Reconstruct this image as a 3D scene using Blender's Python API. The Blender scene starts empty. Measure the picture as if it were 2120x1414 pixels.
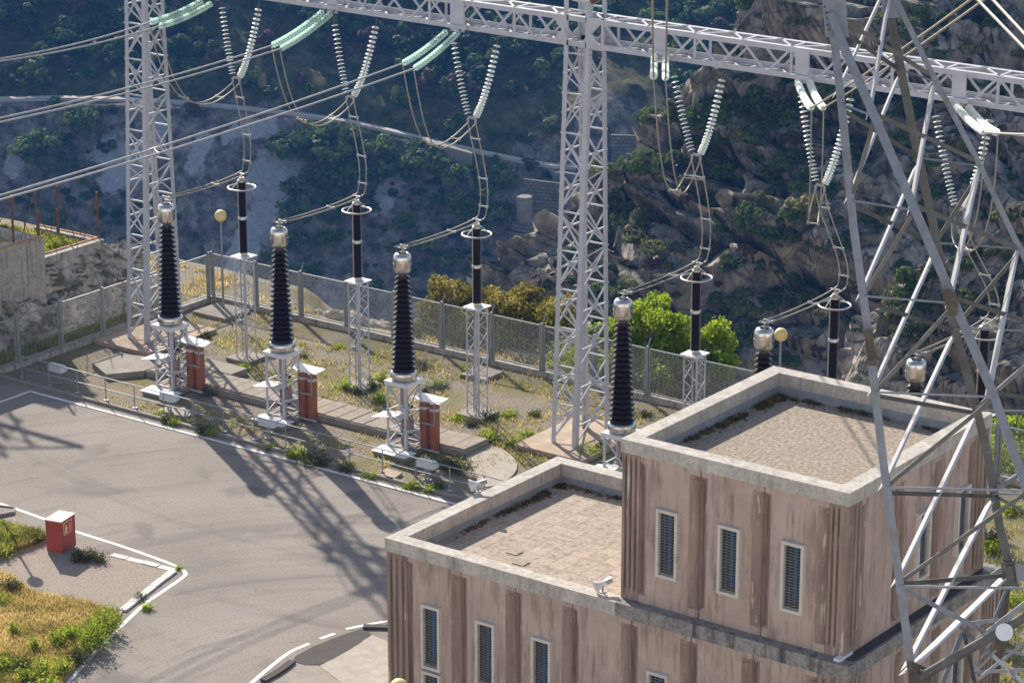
import bpy, math, numpy as np
from mathutils import Vector, Matrix
from mathutils.bvhtree import BVHTree

SC = bpy.context.scene
COL = SC.collection
RNG = np.random.default_rng(11)
# ---------------------------------------------------------------- camera
FPX, PITCH, YAW, CAMH = 5944.0, math.radians(17.599), math.radians(36.414), 33.0
ca, sa, cp, sp = math.cos(YAW), math.sin(YAW), math.cos(PITCH), math.sin(PITCH)
FW = np.array([-sa * cp, ca * cp, -sp]); RT = np.array([ca, sa, 0.0]); UP = np.cross(RT, FW)
FH = np.array([-sa, ca, 0.0])
CAM = np.array([0, 0, CAMH])
SUN_EL = math.radians(31.0)
SUN = np.array([-0.844 * math.cos(SUN_EL), 0.536 * math.cos(SUN_EL), math.sin(SUN_EL)])

def ray(x, y): return FW + RT * (x - 1060) / FPX - UP * (y - 707) / FPX
def at(x, y, axis='z', val=0.0):
    r = ray(x, y); i = 'uwz'.index(axis)
    return CAM + r * ((val - CAM[i]) / r[i])
def atd(x, y, d): return CAM + ray(x, y) * d
def fwd(p): return float(np.dot(p, FH))
def atf(x, y, f):                      # point on the pixel's ray at horizontal forward distance f
    r = ray(x, y); return CAM + r * (f / np.dot(r, FH))
def loc_xy(xr, yf): return RT[:2] * xr + FH[:2] * yf

# ---------------------------------------------------------------- mesh building
def unit(v):
    v = np.asarray(v, float); n = np.linalg.norm(v); return v / n if n > 1e-9 else v
class MB:
    def __init__(s): s.v = []; s.f = []; s.n = 0
    def add(s, verts, faces):
        verts = np.asarray(verts, float).reshape(-1, 3); b = s.n
        s.v.append(verts); s.f += [tuple(i + b for i in f) for f in faces]; s.n += len(verts); return s
    def box(s, x0, y0, z0, x1, y1, z1):
        v = [(x, y, z) for z in (z0, z1) for y in (y0, y1) for x in (x0, x1)]
        return s.add(v, [(0, 2, 3, 1), (4, 5, 7, 6), (0, 1, 5, 4), (1, 3, 7, 5), (3, 2, 6, 7), (2, 0, 4, 6)])
    def bar(s, p, q, w, h=None, up=(0, 0, 1)):
        p = np.asarray(p, float); q = np.asarray(q, float); h = h or w; d = unit(q - p)
        a = np.cross(d, up)
        if np.linalg.norm(a) < 1e-3: a = np.cross(d, (1, 0, 0))
        a = unit(a); b = np.cross(a, d)
        v = [e + a * i * w / 2 + b * j * h / 2 for e in (p, q) for i, j in ((-1, -1), (1, -1), (1, 1), (-1, 1))]
        return s.add(v, [(0, 1, 2, 3), (7, 6, 5, 4), (0, 4, 5, 1), (1, 5, 6, 2), (2, 6, 7, 3), (3, 7, 4, 0)])
    def angle(s, p, q, w, t, e1, e2, w2=None):   # L section, flanges towards e1 and e2 from the line p-q
        p = np.asarray(p, float); q = np.asarray(q, float); d = unit(q - p); w2 = w2 or w
        a = unit(np.asarray(e1, float) - d * np.dot(e1, d)); b = np.asarray(e2, float) - d * np.dot(e2, d); b = unit(b - a * np.dot(a, b))
        pr = [(0, 0), (w, 0), (w, t), (t, t), (t, w2), (0, w2)]
        v = [e + a * i + b * j for e in (p, q) for i, j in pr]
        f = [(i, (i + 1) % 6, (i + 1) % 6 + 6, i + 6) for i in range(6)]
        return s.add(v, f + [(0, 3, 2, 1), (0, 5, 4, 3), (6, 7, 8, 9), (6, 9, 10, 11)])
    def tube(s, pts, r, n=8, closed=False):
        pts = np.asarray(pts, float); k = len(pts)
        if closed: tg = np.roll(pts, -1, 0) - np.roll(pts, 1, 0)
        else: tg = np.gradient(pts, axis=0)
        tg /= np.linalg.norm(tg, axis=1)[:, None] + 1e-12
        ref = np.array([0, 0, 1.0]) if abs(tg[:, 2]).mean() < 0.85 else np.array([1.0, 0, 0])
        a = np.cross(tg, ref); a /= np.linalg.norm(a, axis=1)[:, None] + 1e-12; b = np.cross(a, tg)
        th = np.arange(n) * 2 * math.pi / n
        rr = np.broadcast_to(np.asarray(r, float), (k,))
        v = pts[:, None] + rr[:, None, None] * (a[:, None] * np.cos(th)[None, :, None] + b[:, None] * np.sin(th)[None, :, None])
        f = [(i * n + j, i * n + (j + 1) % n, ((i + 1) % k) * n + (j + 1) % n, ((i + 1) % k) * n + j) for i in range(k if closed else k - 1) for j in range(n)]
        if not closed: f += [tuple(range(n - 1, -1, -1)), tuple((k - 1) * n + j for j in range(n))]
        return s.add(v.reshape(-1, 3), f)
    def lathe(s, prof, c=(0, 0, 0), n=24):
        prof = np.asarray(prof, float); k = len(prof); th = np.arange(n) * 2 * math.pi / n
        v = np.stack([prof[:, 0:1] * np.cos(th), prof[:, 0:1] * np.sin(th), np.repeat(prof[:, 1:2], n, 1)], -1).reshape(-1, 3) + np.asarray(c)
        f = [(i * n + j, i * n + (j + 1) % n, (i + 1) * n + (j + 1) % n, (i + 1) * n + j) for i in range(k - 1) for j in range(n)]
        if prof[0, 0] > 1e-6: f.append(tuple(range(n - 1, -1, -1)))
        if prof[-1, 0] > 1e-6: f.append(tuple((k - 1) * n + j for j in range(n)))
        return s.add(v, f)
    def prism(s, poly, z0, z1):
        n = len(poly); z0 = np.broadcast_to(z0, (n,)); z1 = np.broadcast_to(z1, (n,))
        a = sum(poly[i][0] * poly[(i + 1) % n][1] - poly[(i + 1) % n][0] * poly[i][1] for i in range(n))
        if a < 0: poly = poly[::-1]; z0 = z0[::-1]; z1 = z1[::-1]
        v = [(p[0], p[1], z) for p, z in zip(poly, z0)] + [(p[0], p[1], z) for p, z in zip(poly, z1)]
        return s.add(v, [tuple(range(n - 1, -1, -1)), tuple(range(n, 2 * n))] + [(i, (i + 1) % n, (i + 1) % n + n, i + n) for i in range(n)])
    def plate(s, pts, t):                         # planar polygon in 3-D given a thickness t
        pts = np.asarray(pts, float); n = len(pts); nr = unit(np.cross(pts[1] - pts[0], pts[2] - pts[0])) * t / 2
        v = np.concatenate([pts - nr, pts + nr])
        return s.add(v, [tuple(range(n - 1, -1, -1)), tuple(range(n, 2 * n))] + [(i, (i + 1) % n, (i + 1) % n + n, i + n) for i in range(n)])
    def build(s, name, mat, parent=None, loc=None, smooth=None, rel=False):
        V = np.concatenate(s.v) if s.v else np.zeros((0, 3))
        if parent is not None:
            off = np.zeros(3) if rel else root_loc(parent); loc = (0, 0, 0)
        else:
            if loc is None: loc = (float(V[:, 0].mean()), float(V[:, 1].mean()), float(V[:, 2].min()))
            off = np.zeros(3) if rel else np.asarray(loc, float)
        return link_mesh(name, V - off, s.f, mat, parent, loc, smooth)
def root_loc(o):
    L = np.zeros(3)
    while o is not None: L += np.array(o.location); o = o.parent
    return L
def link_mesh(name, V, F, mat, parent=None, loc=(0, 0, 0), smooth=None):
    me = bpy.data.meshes.new(name)
    V = np.asarray(V, np.float32)
    if isinstance(F, np.ndarray):
        k = F.shape[1]
        me.vertices.add(len(V)); me.vertices.foreach_set('co', V.ravel())
        me.loops.add(F.size); me.loops.foreach_set('vertex_index', F.astype(np.int32).ravel())
        me.polygons.add(len(F)); me.polygons.foreach_set('loop_start', np.arange(0, F.size, k, dtype=np.int32))
        me.update(calc_edges=True)
    else:
        me.from_pydata(V.tolist(), [], F); me.update()
    if smooth:
        me.shade_smooth()
        if smooth < 180: me.set_sharp_from_angle(angle=math.radians(smooth))
    me.materials.append(mat)
    o = bpy.data.objects.new(name, me); COL.objects.link(o)
    o.location = loc
    if parent is not None: o.parent = parent
    return o
def tag(o, label=None, cat=None, group=None, kind=None):
    if label: o['label'] = label
    if cat: o['category'] = cat
    if group: o['group'] = group
    if kind: o['kind'] = kind
    return o
def thing(name, label, cat, loc, group=None):
    o = bpy.data.objects.new(name, None); COL.objects.link(o); o.location = [float(t) for t in loc]
    o.empty_display_size = 0.2
    return tag(o, label, cat, group)
def copy_tree(o, parent=None):
    c = o.copy(); COL.objects.link(c)
    if parent is not None: c.parent = parent; c.matrix_parent_inverse = o.matrix_parent_inverse
    for ch in list(o.children): copy_tree(ch, c)
    return c

# ---------------------------------------------------------------- numpy noise
def _h(i, j, seed):
    n = (i.astype(np.int64) * 374761393 + j.astype(np.int64) * 668265263 + seed * 1442695041) & 0x7fffffff
    n = ((n ^ (n >> 13)) * 1274126177) & 0x7fffffff
    n = ((n ^ (n >> 15)) * 2246822519) & 0x7fffffff
    return ((n ^ (n >> 16)) & 0xffffff) / float(0xffffff)
def vnoise(x, y, seed=0):
    i = np.floor(x); j = np.floor(y); fx = x - i; fy = y - j
    fx = fx * fx * (3 - 2 * fx); fy = fy * fy * (3 - 2 * fy)
    a = _h(i, j, seed); b = _h(i + 1, j, seed); c = _h(i, j + 1, seed); d = _h(i + 1, j + 1, seed)
    return (a * (1 - fx) + b * fx) * (1 - fy) + (c * (1 - fx) + d * fx) * fy
def fbm(x, y, o=4, seed=0):
    x = np.asarray(x, float); y = np.asarray(y, float); s = 0; a = 0.5
    for k in range(o): s = s + a * (vnoise(x, y, seed + k * 17) * 2 - 1); x = x * 2.03 + 3.1; y = y * 2.03 + 1.7; a *= 0.5
    return s
def voro(x, y, seed=0):
    i = np.floor(x); j = np.floor(y); f1 = np.full(x.shape, 9.0); f2 = np.full(x.shape, 9.0); cid = np.zeros(x.shape)
    for di in (-1, 0, 1):
        for dj in (-1, 0, 1):
            a = i + di; b = j + dj
            px = a + _h(a, b, seed); py = b + _h(a, b, seed + 7)
            d = np.hypot(px - x, py - y); h = _h(a, b, seed + 13)
            m = d < f1
            f2 = np.where(m, f1, np.minimum(f2, d)); cid = np.where(m, h, cid); f1 = np.where(m, d, f1)
    return f1, f2 - f1, cid

# ---------------------------------------------------------------- materials
class NT:
    def __init__(s, name):
        s.m = bpy.data.materials.new(name); s.m.use_nodes = True; s.t = s.m.node_tree; s.t.nodes.clear()
        s.out = s.n('ShaderNodeOutputMaterial'); s.tc = s.n('ShaderNodeTexCoord')
    def n(s, kind, **kw):
        o = s.t.nodes.new(kind)
        for k, v in kw.items():
            if hasattr(o, k): setattr(o, k, v)
            else: s.set(o.inputs[k.replace('_', ' ')], v)
        return o
    def set(s, sock, v):
        if hasattr(v, 'is_output') or isinstance(v, bpy.types.NodeSocket): s.t.links.new(v, sock)
        elif isinstance(v, (tuple, list)) and len(v) == 3 and sock.type == 'RGBA': sock.default_value = (*v, 1)
        else: sock.default_value = v
    def co(s, which='Object', scale=(1, 1, 1), rot=(0, 0, 0)):
        mp = s.n('ShaderNodeMapping'); s.set(mp.inputs['Vector'], s.tc.outputs[which]); mp.inputs['Scale'].default_value = scale; mp.inputs['Rotation'].default_value = rot
        return mp.outputs['Vector']
    def world(s, scale=(1, 1, 1), rot=(0, 0, 0)):
        g = s.n('ShaderNodeNewGeometry'); mp = s.n('ShaderNodeMapping'); s.set(mp.inputs['Vector'], g.outputs['Position']); mp.inputs['Scale'].default_value = scale; mp.inputs['Rotation'].default_value = rot
        return mp.outputs['Vector']
    def noise(s, vec, scale, detail=4, rough=0.55, dist=0.0):
        o = s.n('ShaderNodeTexNoise'); s.set(o.inputs['Vector'], vec); s.set(o.inputs['Scale'], scale); s.set(o.inputs['Detail'], detail); s.set(o.inputs['Roughness'], rough); s.set(o.inputs['Distortion'], dist)
        return o.outputs['Fac']
    def voro(s, vec, scale, feat='F1', out='Distance'):
        o = s.n('ShaderNodeTexVoronoi'); o.feature = feat; s.set(o.inputs['Vector'], vec); s.set(o.inputs['Scale'], scale); return o.outputs[out]
    def ramp(s, fac, stops, interp='LINEAR'):
        o = s.n('ShaderNodeValToRGB'); s.set(o.inputs['Fac'], fac); e = o.color_ramp.elements; o.color_ramp.interpolation = interp
        while len(e) < len(stops): e.new(0.5)
        for x, (p, c) in zip(e, stops): x.position = p; x.color = (*c, 1) if isinstance(c, (tuple, list)) else (c, c, c, 1)
        return o.outputs['Color']
    def mix(s, fac, a, b, mode='MIX'):
        o = s.n('ShaderNodeMix'); o.data_type = 'RGBA'; o.blend_type = mode
        s.set(o.inputs[0], fac); s.set(o.inputs[6], a); s.set(o.inputs[7], b); return o.outputs[2]
    def math(s, op, a, b=0.0, c=0.0):
        o = s.n('ShaderNodeMath'); o.operation = op; s.set(o.inputs[0], a); s.set(o.inputs[1], b); s.set(o.inputs[2], c); return o.outputs[0]
    def bsdf(s, color, rough=0.7, metal=0.0, bump=None, bstr=0.3, bdist=0.05, spec=0.5, trans=0.0, emit=None, estr=0.0, coat=0.0):
        b = s.n('ShaderNodeBsdfPrincipled'); s.set(b.inputs['Base Color'], color); s.set(b.inputs['Roughness'], rough); s.set(b.inputs['Metallic'], metal)
        s.set(b.inputs['Specular IOR Level'], spec); s.set(b.inputs['Transmission Weight'], trans); s.set(b.inputs['Coat Weight'], coat)
        if emit: s.set(b.inputs['Emission Color'], emit); s.set(b.inputs['Emission Strength'], estr)
        if bump is not None:
            k = s.n('ShaderNodeBump'); s.set(k.inputs['Height'], bump); s.set(k.inputs['Strength'], bstr); s.set(k.inputs['Distance'], bdist); s.set(b.inputs['Normal'], k.outputs['Normal'])
        return b.outputs[0]
    def done(s, sh): s.t.links.new(sh, s.out.inputs['Surface']); return s.m

def mix3(a, b, t): return tuple(x * (1 - t) + y * t for x, y in zip(a, b))
def scl(a, k): return tuple(x * k for x in a)
def plain(name, c, rough=0.5, metal=0.0, var=0.15, sc=3.0, spec=0.5, dirt=None, dirt_amt=0.3, coat=0.0):
    t = NT(name); v = t.world()
    col = t.ramp(t.noise(v, sc, 5), [(0.3, scl(c, 1 - var)), (0.7, scl(c, 1 + var))])
    if dirt: col = t.mix(t.ramp(t.noise(v, sc * 0.4, 6, 0.7), [(0.62 - 0.2 * dirt_amt, 0.0), (0.72, 1.0)]), col, dirt)
    return t.done(t.bsdf(col, rough, metal, spec=spec, coat=coat))
M = {}
M['steel_paint'] = plain('painted_steel', (0.52, 0.525, 0.565), 0.42, 0.0, 0.08, 2.0, 0.5, (0.36, 0.34, 0.32), 0.12)
M['steel_sunlit'] = plain('sunlit_pylon_steel', (0.56, 0.57, 0.60), 0.35, 0.2, 0.10, 3.0, 0.5, (0.36, 0.35, 0.34), 0.15)  # same pylon steel, lightened to paint sunlight on the diagonals
M['steel_pylon'] = plain('weathered_pylon_steel', (0.185, 0.205, 0.24), 0.42, 0.15, 0.16, 4.0, 0.5, (0.125, 0.115, 0.105), 0.45)
M['steel_old_shaded'] = plain('streaked_shaded_steel', (0.085, 0.085, 0.082), 0.5, 0.1, 0.25, 3.0, 0.5, (0.05, 0.045, 0.04), 0.6)  # old dark steel; on pylon braces its darkness paints in shade
M['rust_plate'] = plain('rusty_plate', (0.085, 0.068, 0.05), 0.7, 0.0, 0.35, 9.0, 0.3, (0.05, 0.04, 0.032), 0.5)
M['rust'] = plain('rusty_iron', (0.19, 0.10, 0.06), 0.8, 0.0, 0.35, 8.0, 0.2, (0.10, 0.06, 0.045), 0.5)
M['rust_edge'] = plain('rusty_edge', (0.42, 0.22, 0.11), 0.8, 0.0, 0.35, 6.0, 0.2, (0.22, 0.12, 0.08), 0.4)
M['wire'] = plain('aluminium_wire', (0.42, 0.42, 0.42), 0.45, 0.3, 0.1, 4.0)
M['wire_tan'] = plain('weathered_wire', (0.34, 0.31, 0.26), 0.5, 0.2, 0.1, 4.0)
M['fence'] = plain('galvanised_fence', (0.29, 0.31, 0.32), 0.5, 0.2, 0.12, 3.0)
M['mesh'] = plain('fence_wire', (0.36, 0.38, 0.38), 0.5, 0.2, 0.1, 3.0)
M['sheet'] = plain('white_sheet_metal', (0.74, 0.74, 0.76), 0.4, 0.0, 0.05, 3.0, 0.5, (0.5, 0.48, 0.45), 0.1)
M['lampgrey'] = plain('pale_grey_housing', (0.58, 0.61, 0.65), 0.4, 0.0, 0.05, 3.0)
M['orange'] = plain('orange_pipe', (0.31, 0.115, 0.065), 0.65, 0.0, 0.14, 4.0, 0.4, (0.24, 0.08, 0.05), 0.2)
M['band'] = plain('grey_band', (0.5, 0.52, 0.56), 0.5)
M['box_mauve'] = plain('mauve_box', (0.30, 0.22, 0.22), 0.6)
M['dark'] = plain('dark_interior', (0.02, 0.02, 0.022), 0.5)
M['porcelain'] = plain('brown_porcelain', (0.022, 0.0095, 0.0065), 0.15, 0.0, 0.2, 2.0, 0.35)
M['alu'] = plain('polished_aluminium', (0.66, 0.64, 0.60), 0.22, 0.9, 0.06, 4.0)
M['alu2'] = plain('brushed_aluminium', (0.62, 0.60, 0.55), 0.36, 0.9, 0.08, 4.0)
M['white_line'] = plain('white_road_paint', (0.72, 0.71, 0.69), 0.7, 0.0, 0.1, 3.0, 0.3, (0.36, 0.34, 0.33), 0.3)
M['white_kerb'] = plain('white_kerb_paint', (0.62, 0.60, 0.56), 0.8, 0.0, 0.15, 5.0, 0.3, (0.34, 0.31, 0.28), 0.35)
M['wood'] = plain('bark', (0.12, 0.095, 0.075), 0.9, 0.0, 0.3, 10.0)
M['red'] = plain('red_paint', (0.33, 0.055, 0.04), 0.5, 0.0, 0.1, 3.0, 0.4, (0.26, 0.06, 0.05), 0.25)
M['red_lid'] = plain('pale_pink_lid', (0.56, 0.42, 0.37), 0.5, 0.0, 0.05, 5.0)  # lid paler and pinker than the body
M['sign_red'] = plain('sign_red', (0.50, 0.06, 0.04), 0.5)
M['sign_cream'] = plain('sign_cream', (0.75, 0.66, 0.45), 0.5)
M['globe'] = plain('cream_globe', (0.80, 0.62, 0.27), 0.35, 0.0, 0.03, 1.0, 0.5)
M['frame_white'] = plain('white_window_frame', (0.60, 0.56, 0.50), 0.7, 0.0, 0.08, 5.0, 0.3, (0.40, 0.35, 0.29), 0.35)
M['grille'] = plain('window_grille', (0.22, 0.22, 0.21), 0.5, 0.2)
M['curtain'] = plain('blue_curtain', (0.03, 0.10, 0.20), 0.9, 0.0, 0.2, 8.0)
t = NT('window_glass'); M['glass_dark'] = t.done(t.bsdf(t.ramp(t.noise(t.world(), 3), [(0.3, (0.02, 0.024, 0.026)), (0.7, (0.06, 0.06, 0.055))]), 0.08, spec=0.6))
def glassmat(name, c, k):
    t = NT(name); b = t.bsdf(c, 0.10, trans=0.35, spec=1.0); tr = t.n('ShaderNodeBsdfTranslucent'); t.set(tr.inputs['Color'], c)
    m = t.n('ShaderNodeMixShader'); t.set(m.inputs[0], k); t.set(m.inputs[1], b); t.set(m.inputs[2], tr.outputs[0]); return t.done(m.outputs[0])
M['glass'] = glassmat('green_glass', (0.80, 0.98, 0.93), 0.55); M['glass_pale'] = glassmat('pale_glass', (0.95, 0.99, 0.97), 0.5)

def concrete(name, c, dark, amt=0.45, streak=True, sc=1.0, rough=0.9, moss=None):
    t = NT(name); v = t.world()
    col = t.ramp(t.noise(v, 2.2 * sc, 8, 0.65), [(0.3, scl(c, 0.78)), (0.7, scl(c, 1.18))])
    col = t.mix(t.ramp(t.noise(v, 9 * sc, 6, 0.75), [(0.62 - 0.25 * amt, 0.0), (0.80, 0.85)]), col, dark)
    if streak:
        vs = t.world((3.0, 3.0, 0.22)); col = t.mix(t.ramp(t.noise(vs, 1.6 * sc, 6, 0.7), [(0.50, 0.0), (0.72, 0.75 * amt + 0.2)]), col, dark)
    if moss: col = t.mix(t.ramp(t.noise(v, 1.3, 5, 0.7), [(0.55, 0.0), (0.68, 0.8)]), col, moss)
    return t.done(t.bsdf(col, rough, bump=t.noise(v, 30 * sc, 5, 0.7), bstr=0.35, bdist=0.02, spec=0.3))
M['cap'] = concrete('parapet_concrete', (0.52, 0.485, 0.435), (0.17, 0.16, 0.14), 0.55)
M['ledge'] = concrete('stained_ledge_concrete', (0.36, 0.335, 0.31), (0.045, 0.047, 0.055), 1.1)
M['tar'] = concrete('dark_wet_ledge', (0.045, 0.05, 0.06), (0.02, 0.022, 0.028), 0.5, rough=0.45)
M['flash'] = concrete('blue_grey_flashing', (0.27, 0.30, 0.34), (0.13, 0.14, 0.15), 0.3, False)
M['slope'] = concrete('pale_bounce_slope', (0.54, 0.53, 0.52), (0.40, 0.39, 0.38), 0.3, False, 0.3)  # for the added slope, kept pale to bounce light
M['conc'] = concrete('old_concrete', (0.30, 0.27, 0.235), (0.13, 0.115, 0.095), 0.4, False)
M['conc_wall'] = concrete('streaky_concrete_wall', (0.54, 0.495, 0.43), (0.085, 0.077, 0.066), 0.95)
M['trench'] = concrete('dirty_cover_slab', (0.33, 0.285, 0.235), (0.15, 0.125, 0.095), 0.6, False)
M['conc_pale'] = concrete('pale_concrete_slab', (0.40, 0.355, 0.305), (0.26, 0.23, 0.20), 0.4, False)
M['slab'] = concrete('foundation_slab', (0.44, 0.345, 0.26), (0.22, 0.18, 0.14), 0.3, False)

t = NT('pink_render'); v = t.world()
col = t.ramp(t.noise(v, 0.9, 6, 0.6), [(0.32, (0.44, 0.335, 0.285)), (0.68, (0.58, 0.465, 0.40))])
col = t.mix(t.math('MULTIPLY', t.noise(v, 26, 5, 0.8), 0.35), col, (0.26, 0.18, 0.14))
vs = t.world((1.0, 1.0, 0.12))
col = t.mix(t.ramp(t.noise(vs, 5.0, 8, 0.75), [(0.49, 0.0), (0.68, 0.75)]), col, (0.165, 0.115, 0.09))
vs2 = t.world((4.0, 4.0, 0.28))
col = t.mix(t.ramp(t.noise(vs2, 1.5, 5, 0.6), [(0.67, 0.0), (0.70, 0.45)]), col, (0.60, 0.53, 0.47))
M['render'] = t.done(t.bsdf(col, 0.9, bump=t.noise(v, 40, 4, 0.7), bstr=0.3, bdist=0.02, spec=0.25))
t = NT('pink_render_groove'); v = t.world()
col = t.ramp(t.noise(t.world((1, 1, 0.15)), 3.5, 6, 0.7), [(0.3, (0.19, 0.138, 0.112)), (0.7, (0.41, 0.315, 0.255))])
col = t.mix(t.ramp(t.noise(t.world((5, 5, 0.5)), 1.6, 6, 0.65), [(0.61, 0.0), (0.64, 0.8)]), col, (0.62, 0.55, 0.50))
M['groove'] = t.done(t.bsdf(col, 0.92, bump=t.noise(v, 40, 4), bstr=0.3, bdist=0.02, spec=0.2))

t = NT('roof_gravel'); v = t.world()
col = t.ramp(t.noise(v, 10, 6, 0.9), [(0.36, (0.09, 0.075, 0.058)), (0.5, (0.32, 0.265, 0.21)), (0.66, (0.62, 0.54, 0.44))])
col = t.mix(t.ramp(t.noise(v, 1.1, 4, 0.6), [(0.45, 0.0), (0.75, 0.35)]), col, (0.26, 0.21, 0.16))
M['roof_gravel'] = t.done(t.bsdf(col, 0.95, bump=t.noise(v, 30, 4, 0.8), bstr=0.15, bdist=0.03, spec=0.15))
t = NT('roof_tiles'); v = t.world()
br = t.n('ShaderNodeTexBrick'); br.offset = 0.0; t.set(br.inputs['Vector'], v); t.set(br.inputs['Scale'], 1.0); br.inputs['Mortar Size'].default_value = 0.009; br.inputs['Brick Width'].default_value = 0.5; br.inputs['Row Height'].default_value = 0.5
br.inputs['Mortar Smooth'].default_value = 0.3; br.inputs['Bias'].default_value = 0.0
t.set(br.inputs['Color1'], (0.30, 0.245, 0.20)); t.set(br.inputs['Color2'], (0.42, 0.345, 0.28)); t.set(br.inputs['Mortar'], (0.09, 0.07, 0.055))
col = t.mix(t.ramp(t.noise(v, 14, 6, 0.9), [(0.42, 0.0), (0.62, 0.8)]), br.outputs['Color'], (0.60, 0.51, 0.42))
col = t.mix(t.ramp(t.noise(v, 5.0, 7, 0.8), [(0.50, 0.0), (0.66, 0.7)]), col, (0.17, 0.135, 0.11))
M['roof_tiles'] = t.done(t.bsdf(col, 0.95, bump=t.math('ADD', t.noise(v, 40, 4, 0.8), t.math('MULTIPLY', br.outputs['Fac'], -1.0)), bstr=0.5, bdist=0.03, spec=0.2))

t = NT('asphalt'); v = t.world()
col = t.ramp(t.noise(v, 0.16, 5, 0.55), [(0.34, (0.235, 0.206, 0.180)), (0.66, (0.315, 0.278, 0.245))])
col = t.mix(t.ramp(t.noise(v, 11, 6, 0.9), [(0.36, 0.85), (0.50, 0.0)]), col, (0.13, 0.115, 0.105))
col = t.mix(t.ramp(t.noise(v, 14, 6, 0.9), [(0.54, 0.0), (0.66, 0.9)]), col, (0.42, 0.37, 0.33))
def arcs(cx, cy, sc, lo, hi, amt, c):
    global col
    mp = t.n('ShaderNodeMapping'); g = t.n('ShaderNodeNewGeometry'); t.set(mp.inputs['Vector'], g.outputs['Position']); mp.inputs['Location'].default_value = (-cx, -cy, 0)
    ln = t.n('ShaderNodeVectorMath'); ln.operation = 'LENGTH'; t.set(ln.inputs[0], mp.outputs['Vector'])
    cmb = t.n('ShaderNodeCombineXYZ'); t.set(cmb.inputs[0], ln.outputs['Value']); t.set(cmb.inputs[1], t.math('MULTIPLY', t.noise(v, 0.12, 2), 3.0))
    col = t.mix(t.ramp(t.noise(cmb.outputs[0], sc, 4, 0.6), [(lo, 0.0), (hi, amt)]), col, c)
arcs(-46.0, 54.0, 0.9, 0.54, 0.70, 0.42, (0.125, 0.110, 0.102))
arcs(-46.0, 54.0, 2.6, 0.58, 0.68, 0.34, (0.11, 0.098, 0.092))
arcs(-58.0, 90.0, 1.1, 0.57, 0.70, 0.45, (0.125, 0.112, 0.104))
col = t.mix(t.ramp(t.noise(v, 0.45, 4, 0.5, 0.5), [(0.58, 0.0), (0.70, 0.6)]), col, (0.13, 0.115, 0.106))
wv_ = t.n('ShaderNodeVectorMath'); wv_.operation = 'MULTIPLY_ADD'; nv = t.n('ShaderNodeTexNoise'); t.set(nv.inputs['Vector'], v); t.set(nv.inputs['Scale'], 0.8); t.set(nv.inputs['Detail'], 5.0)
t.set(wv_.inputs[0], nv.outputs['Color']); wv_.inputs[1].default_value = (1.6, 1.6, 0); t.set(wv_.inputs[2], v)
crk = t.voro(wv_.outputs[0], 0.17, 'DISTANCE_TO_EDGE'); col = t.mix(t.math('MULTIPLY', t.ramp(crk, [(0.0, 0.2), (0.006, 0.0)]), t.ramp(t.noise(v, 0.3, 3), [(0.45, 0.0), (0.55, 1.0)])), col, (0.07, 0.062, 0.058))
arcs(-46.0, 54.0, 1.7, 0.60, 0.72, 0.3, (0.34, 0.30, 0.27))
M['asphalt'] = t.done(t.bsdf(col, 0.9, bump=t.noise(v, 60, 4, 0.8), bstr=0.4, bdist=0.02, spec=0.25))
M['asphalt_new'] = concrete('fresh_asphalt', (0.07, 0.063, 0.06), (0.04, 0.037, 0.036), 0.4, False)

t = NT('yard_gravel'); v = t.world()
col = t.ramp(t.noise(v, 13, 6, 0.85), [(0.34, (0.075, 0.062, 0.05)), (0.5, (0.25, 0.212, 0.17)), (0.66, (0.60, 0.53, 0.44))])
col = t.mix(t.ramp(t.noise(v, 0.38, 6, 0.62, 0.6), [(0.47, 0.0), (0.60, 0.75)]), col, t.ramp(t.noise(v, 5, 5, 0.8), [(0.3, (0.085, 0.085, 0.022)), (0.7, (0.30, 0.27, 0.08))]))
col = t.mix(t.ramp(t.noise(v, 0.8, 5, 0.7), [(0.50, 0.0), (0.66, 0.6)]), col, (0.36, 0.265, 0.155))
M['ground'] = t.done(t.bsdf(col, 0.95, bump=t.noise(v, 16, 5, 0.8), bstr=0.9, bdist=0.06, spec=0.15))
t = NT('pale_gravel'); v = t.world()
col = t.ramp(t.noise(v, 18, 6, 0.85), [(0.32, (0.15, 0.12, 0.10)), (0.5, (0.38, 0.315, 0.265)), (0.68, (0.62, 0.54, 0.47))])
M['gravel'] = t.done(t.bsdf(col, 0.95, bump=t.noise(v, 20, 5, 0.8), bstr=0.9, bdist=0.05, spec=0.15))
t = NT('dry_meadow'); v = t.world()
col = t.ramp(t.noise(v, 0.9, 6, 0.7), [(0.30, (0.22, 0.21, 0.05)), (0.5, (0.52, 0.43, 0.17)), (0.70, (0.58, 0.40, 0.20))])
M['meadow'] = t.done(t.bsdf(t.mix(t.ramp(t.noise(v, 12, 5, 0.8), [(0.3, 0.6), (0.6, 0.0)]), col, (0.08, 0.06, 0.03)), 0.95, bump=t.noise(v, 14, 5, 0.8), bstr=0.8, bdist=0.05, spec=0.1))

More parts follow.
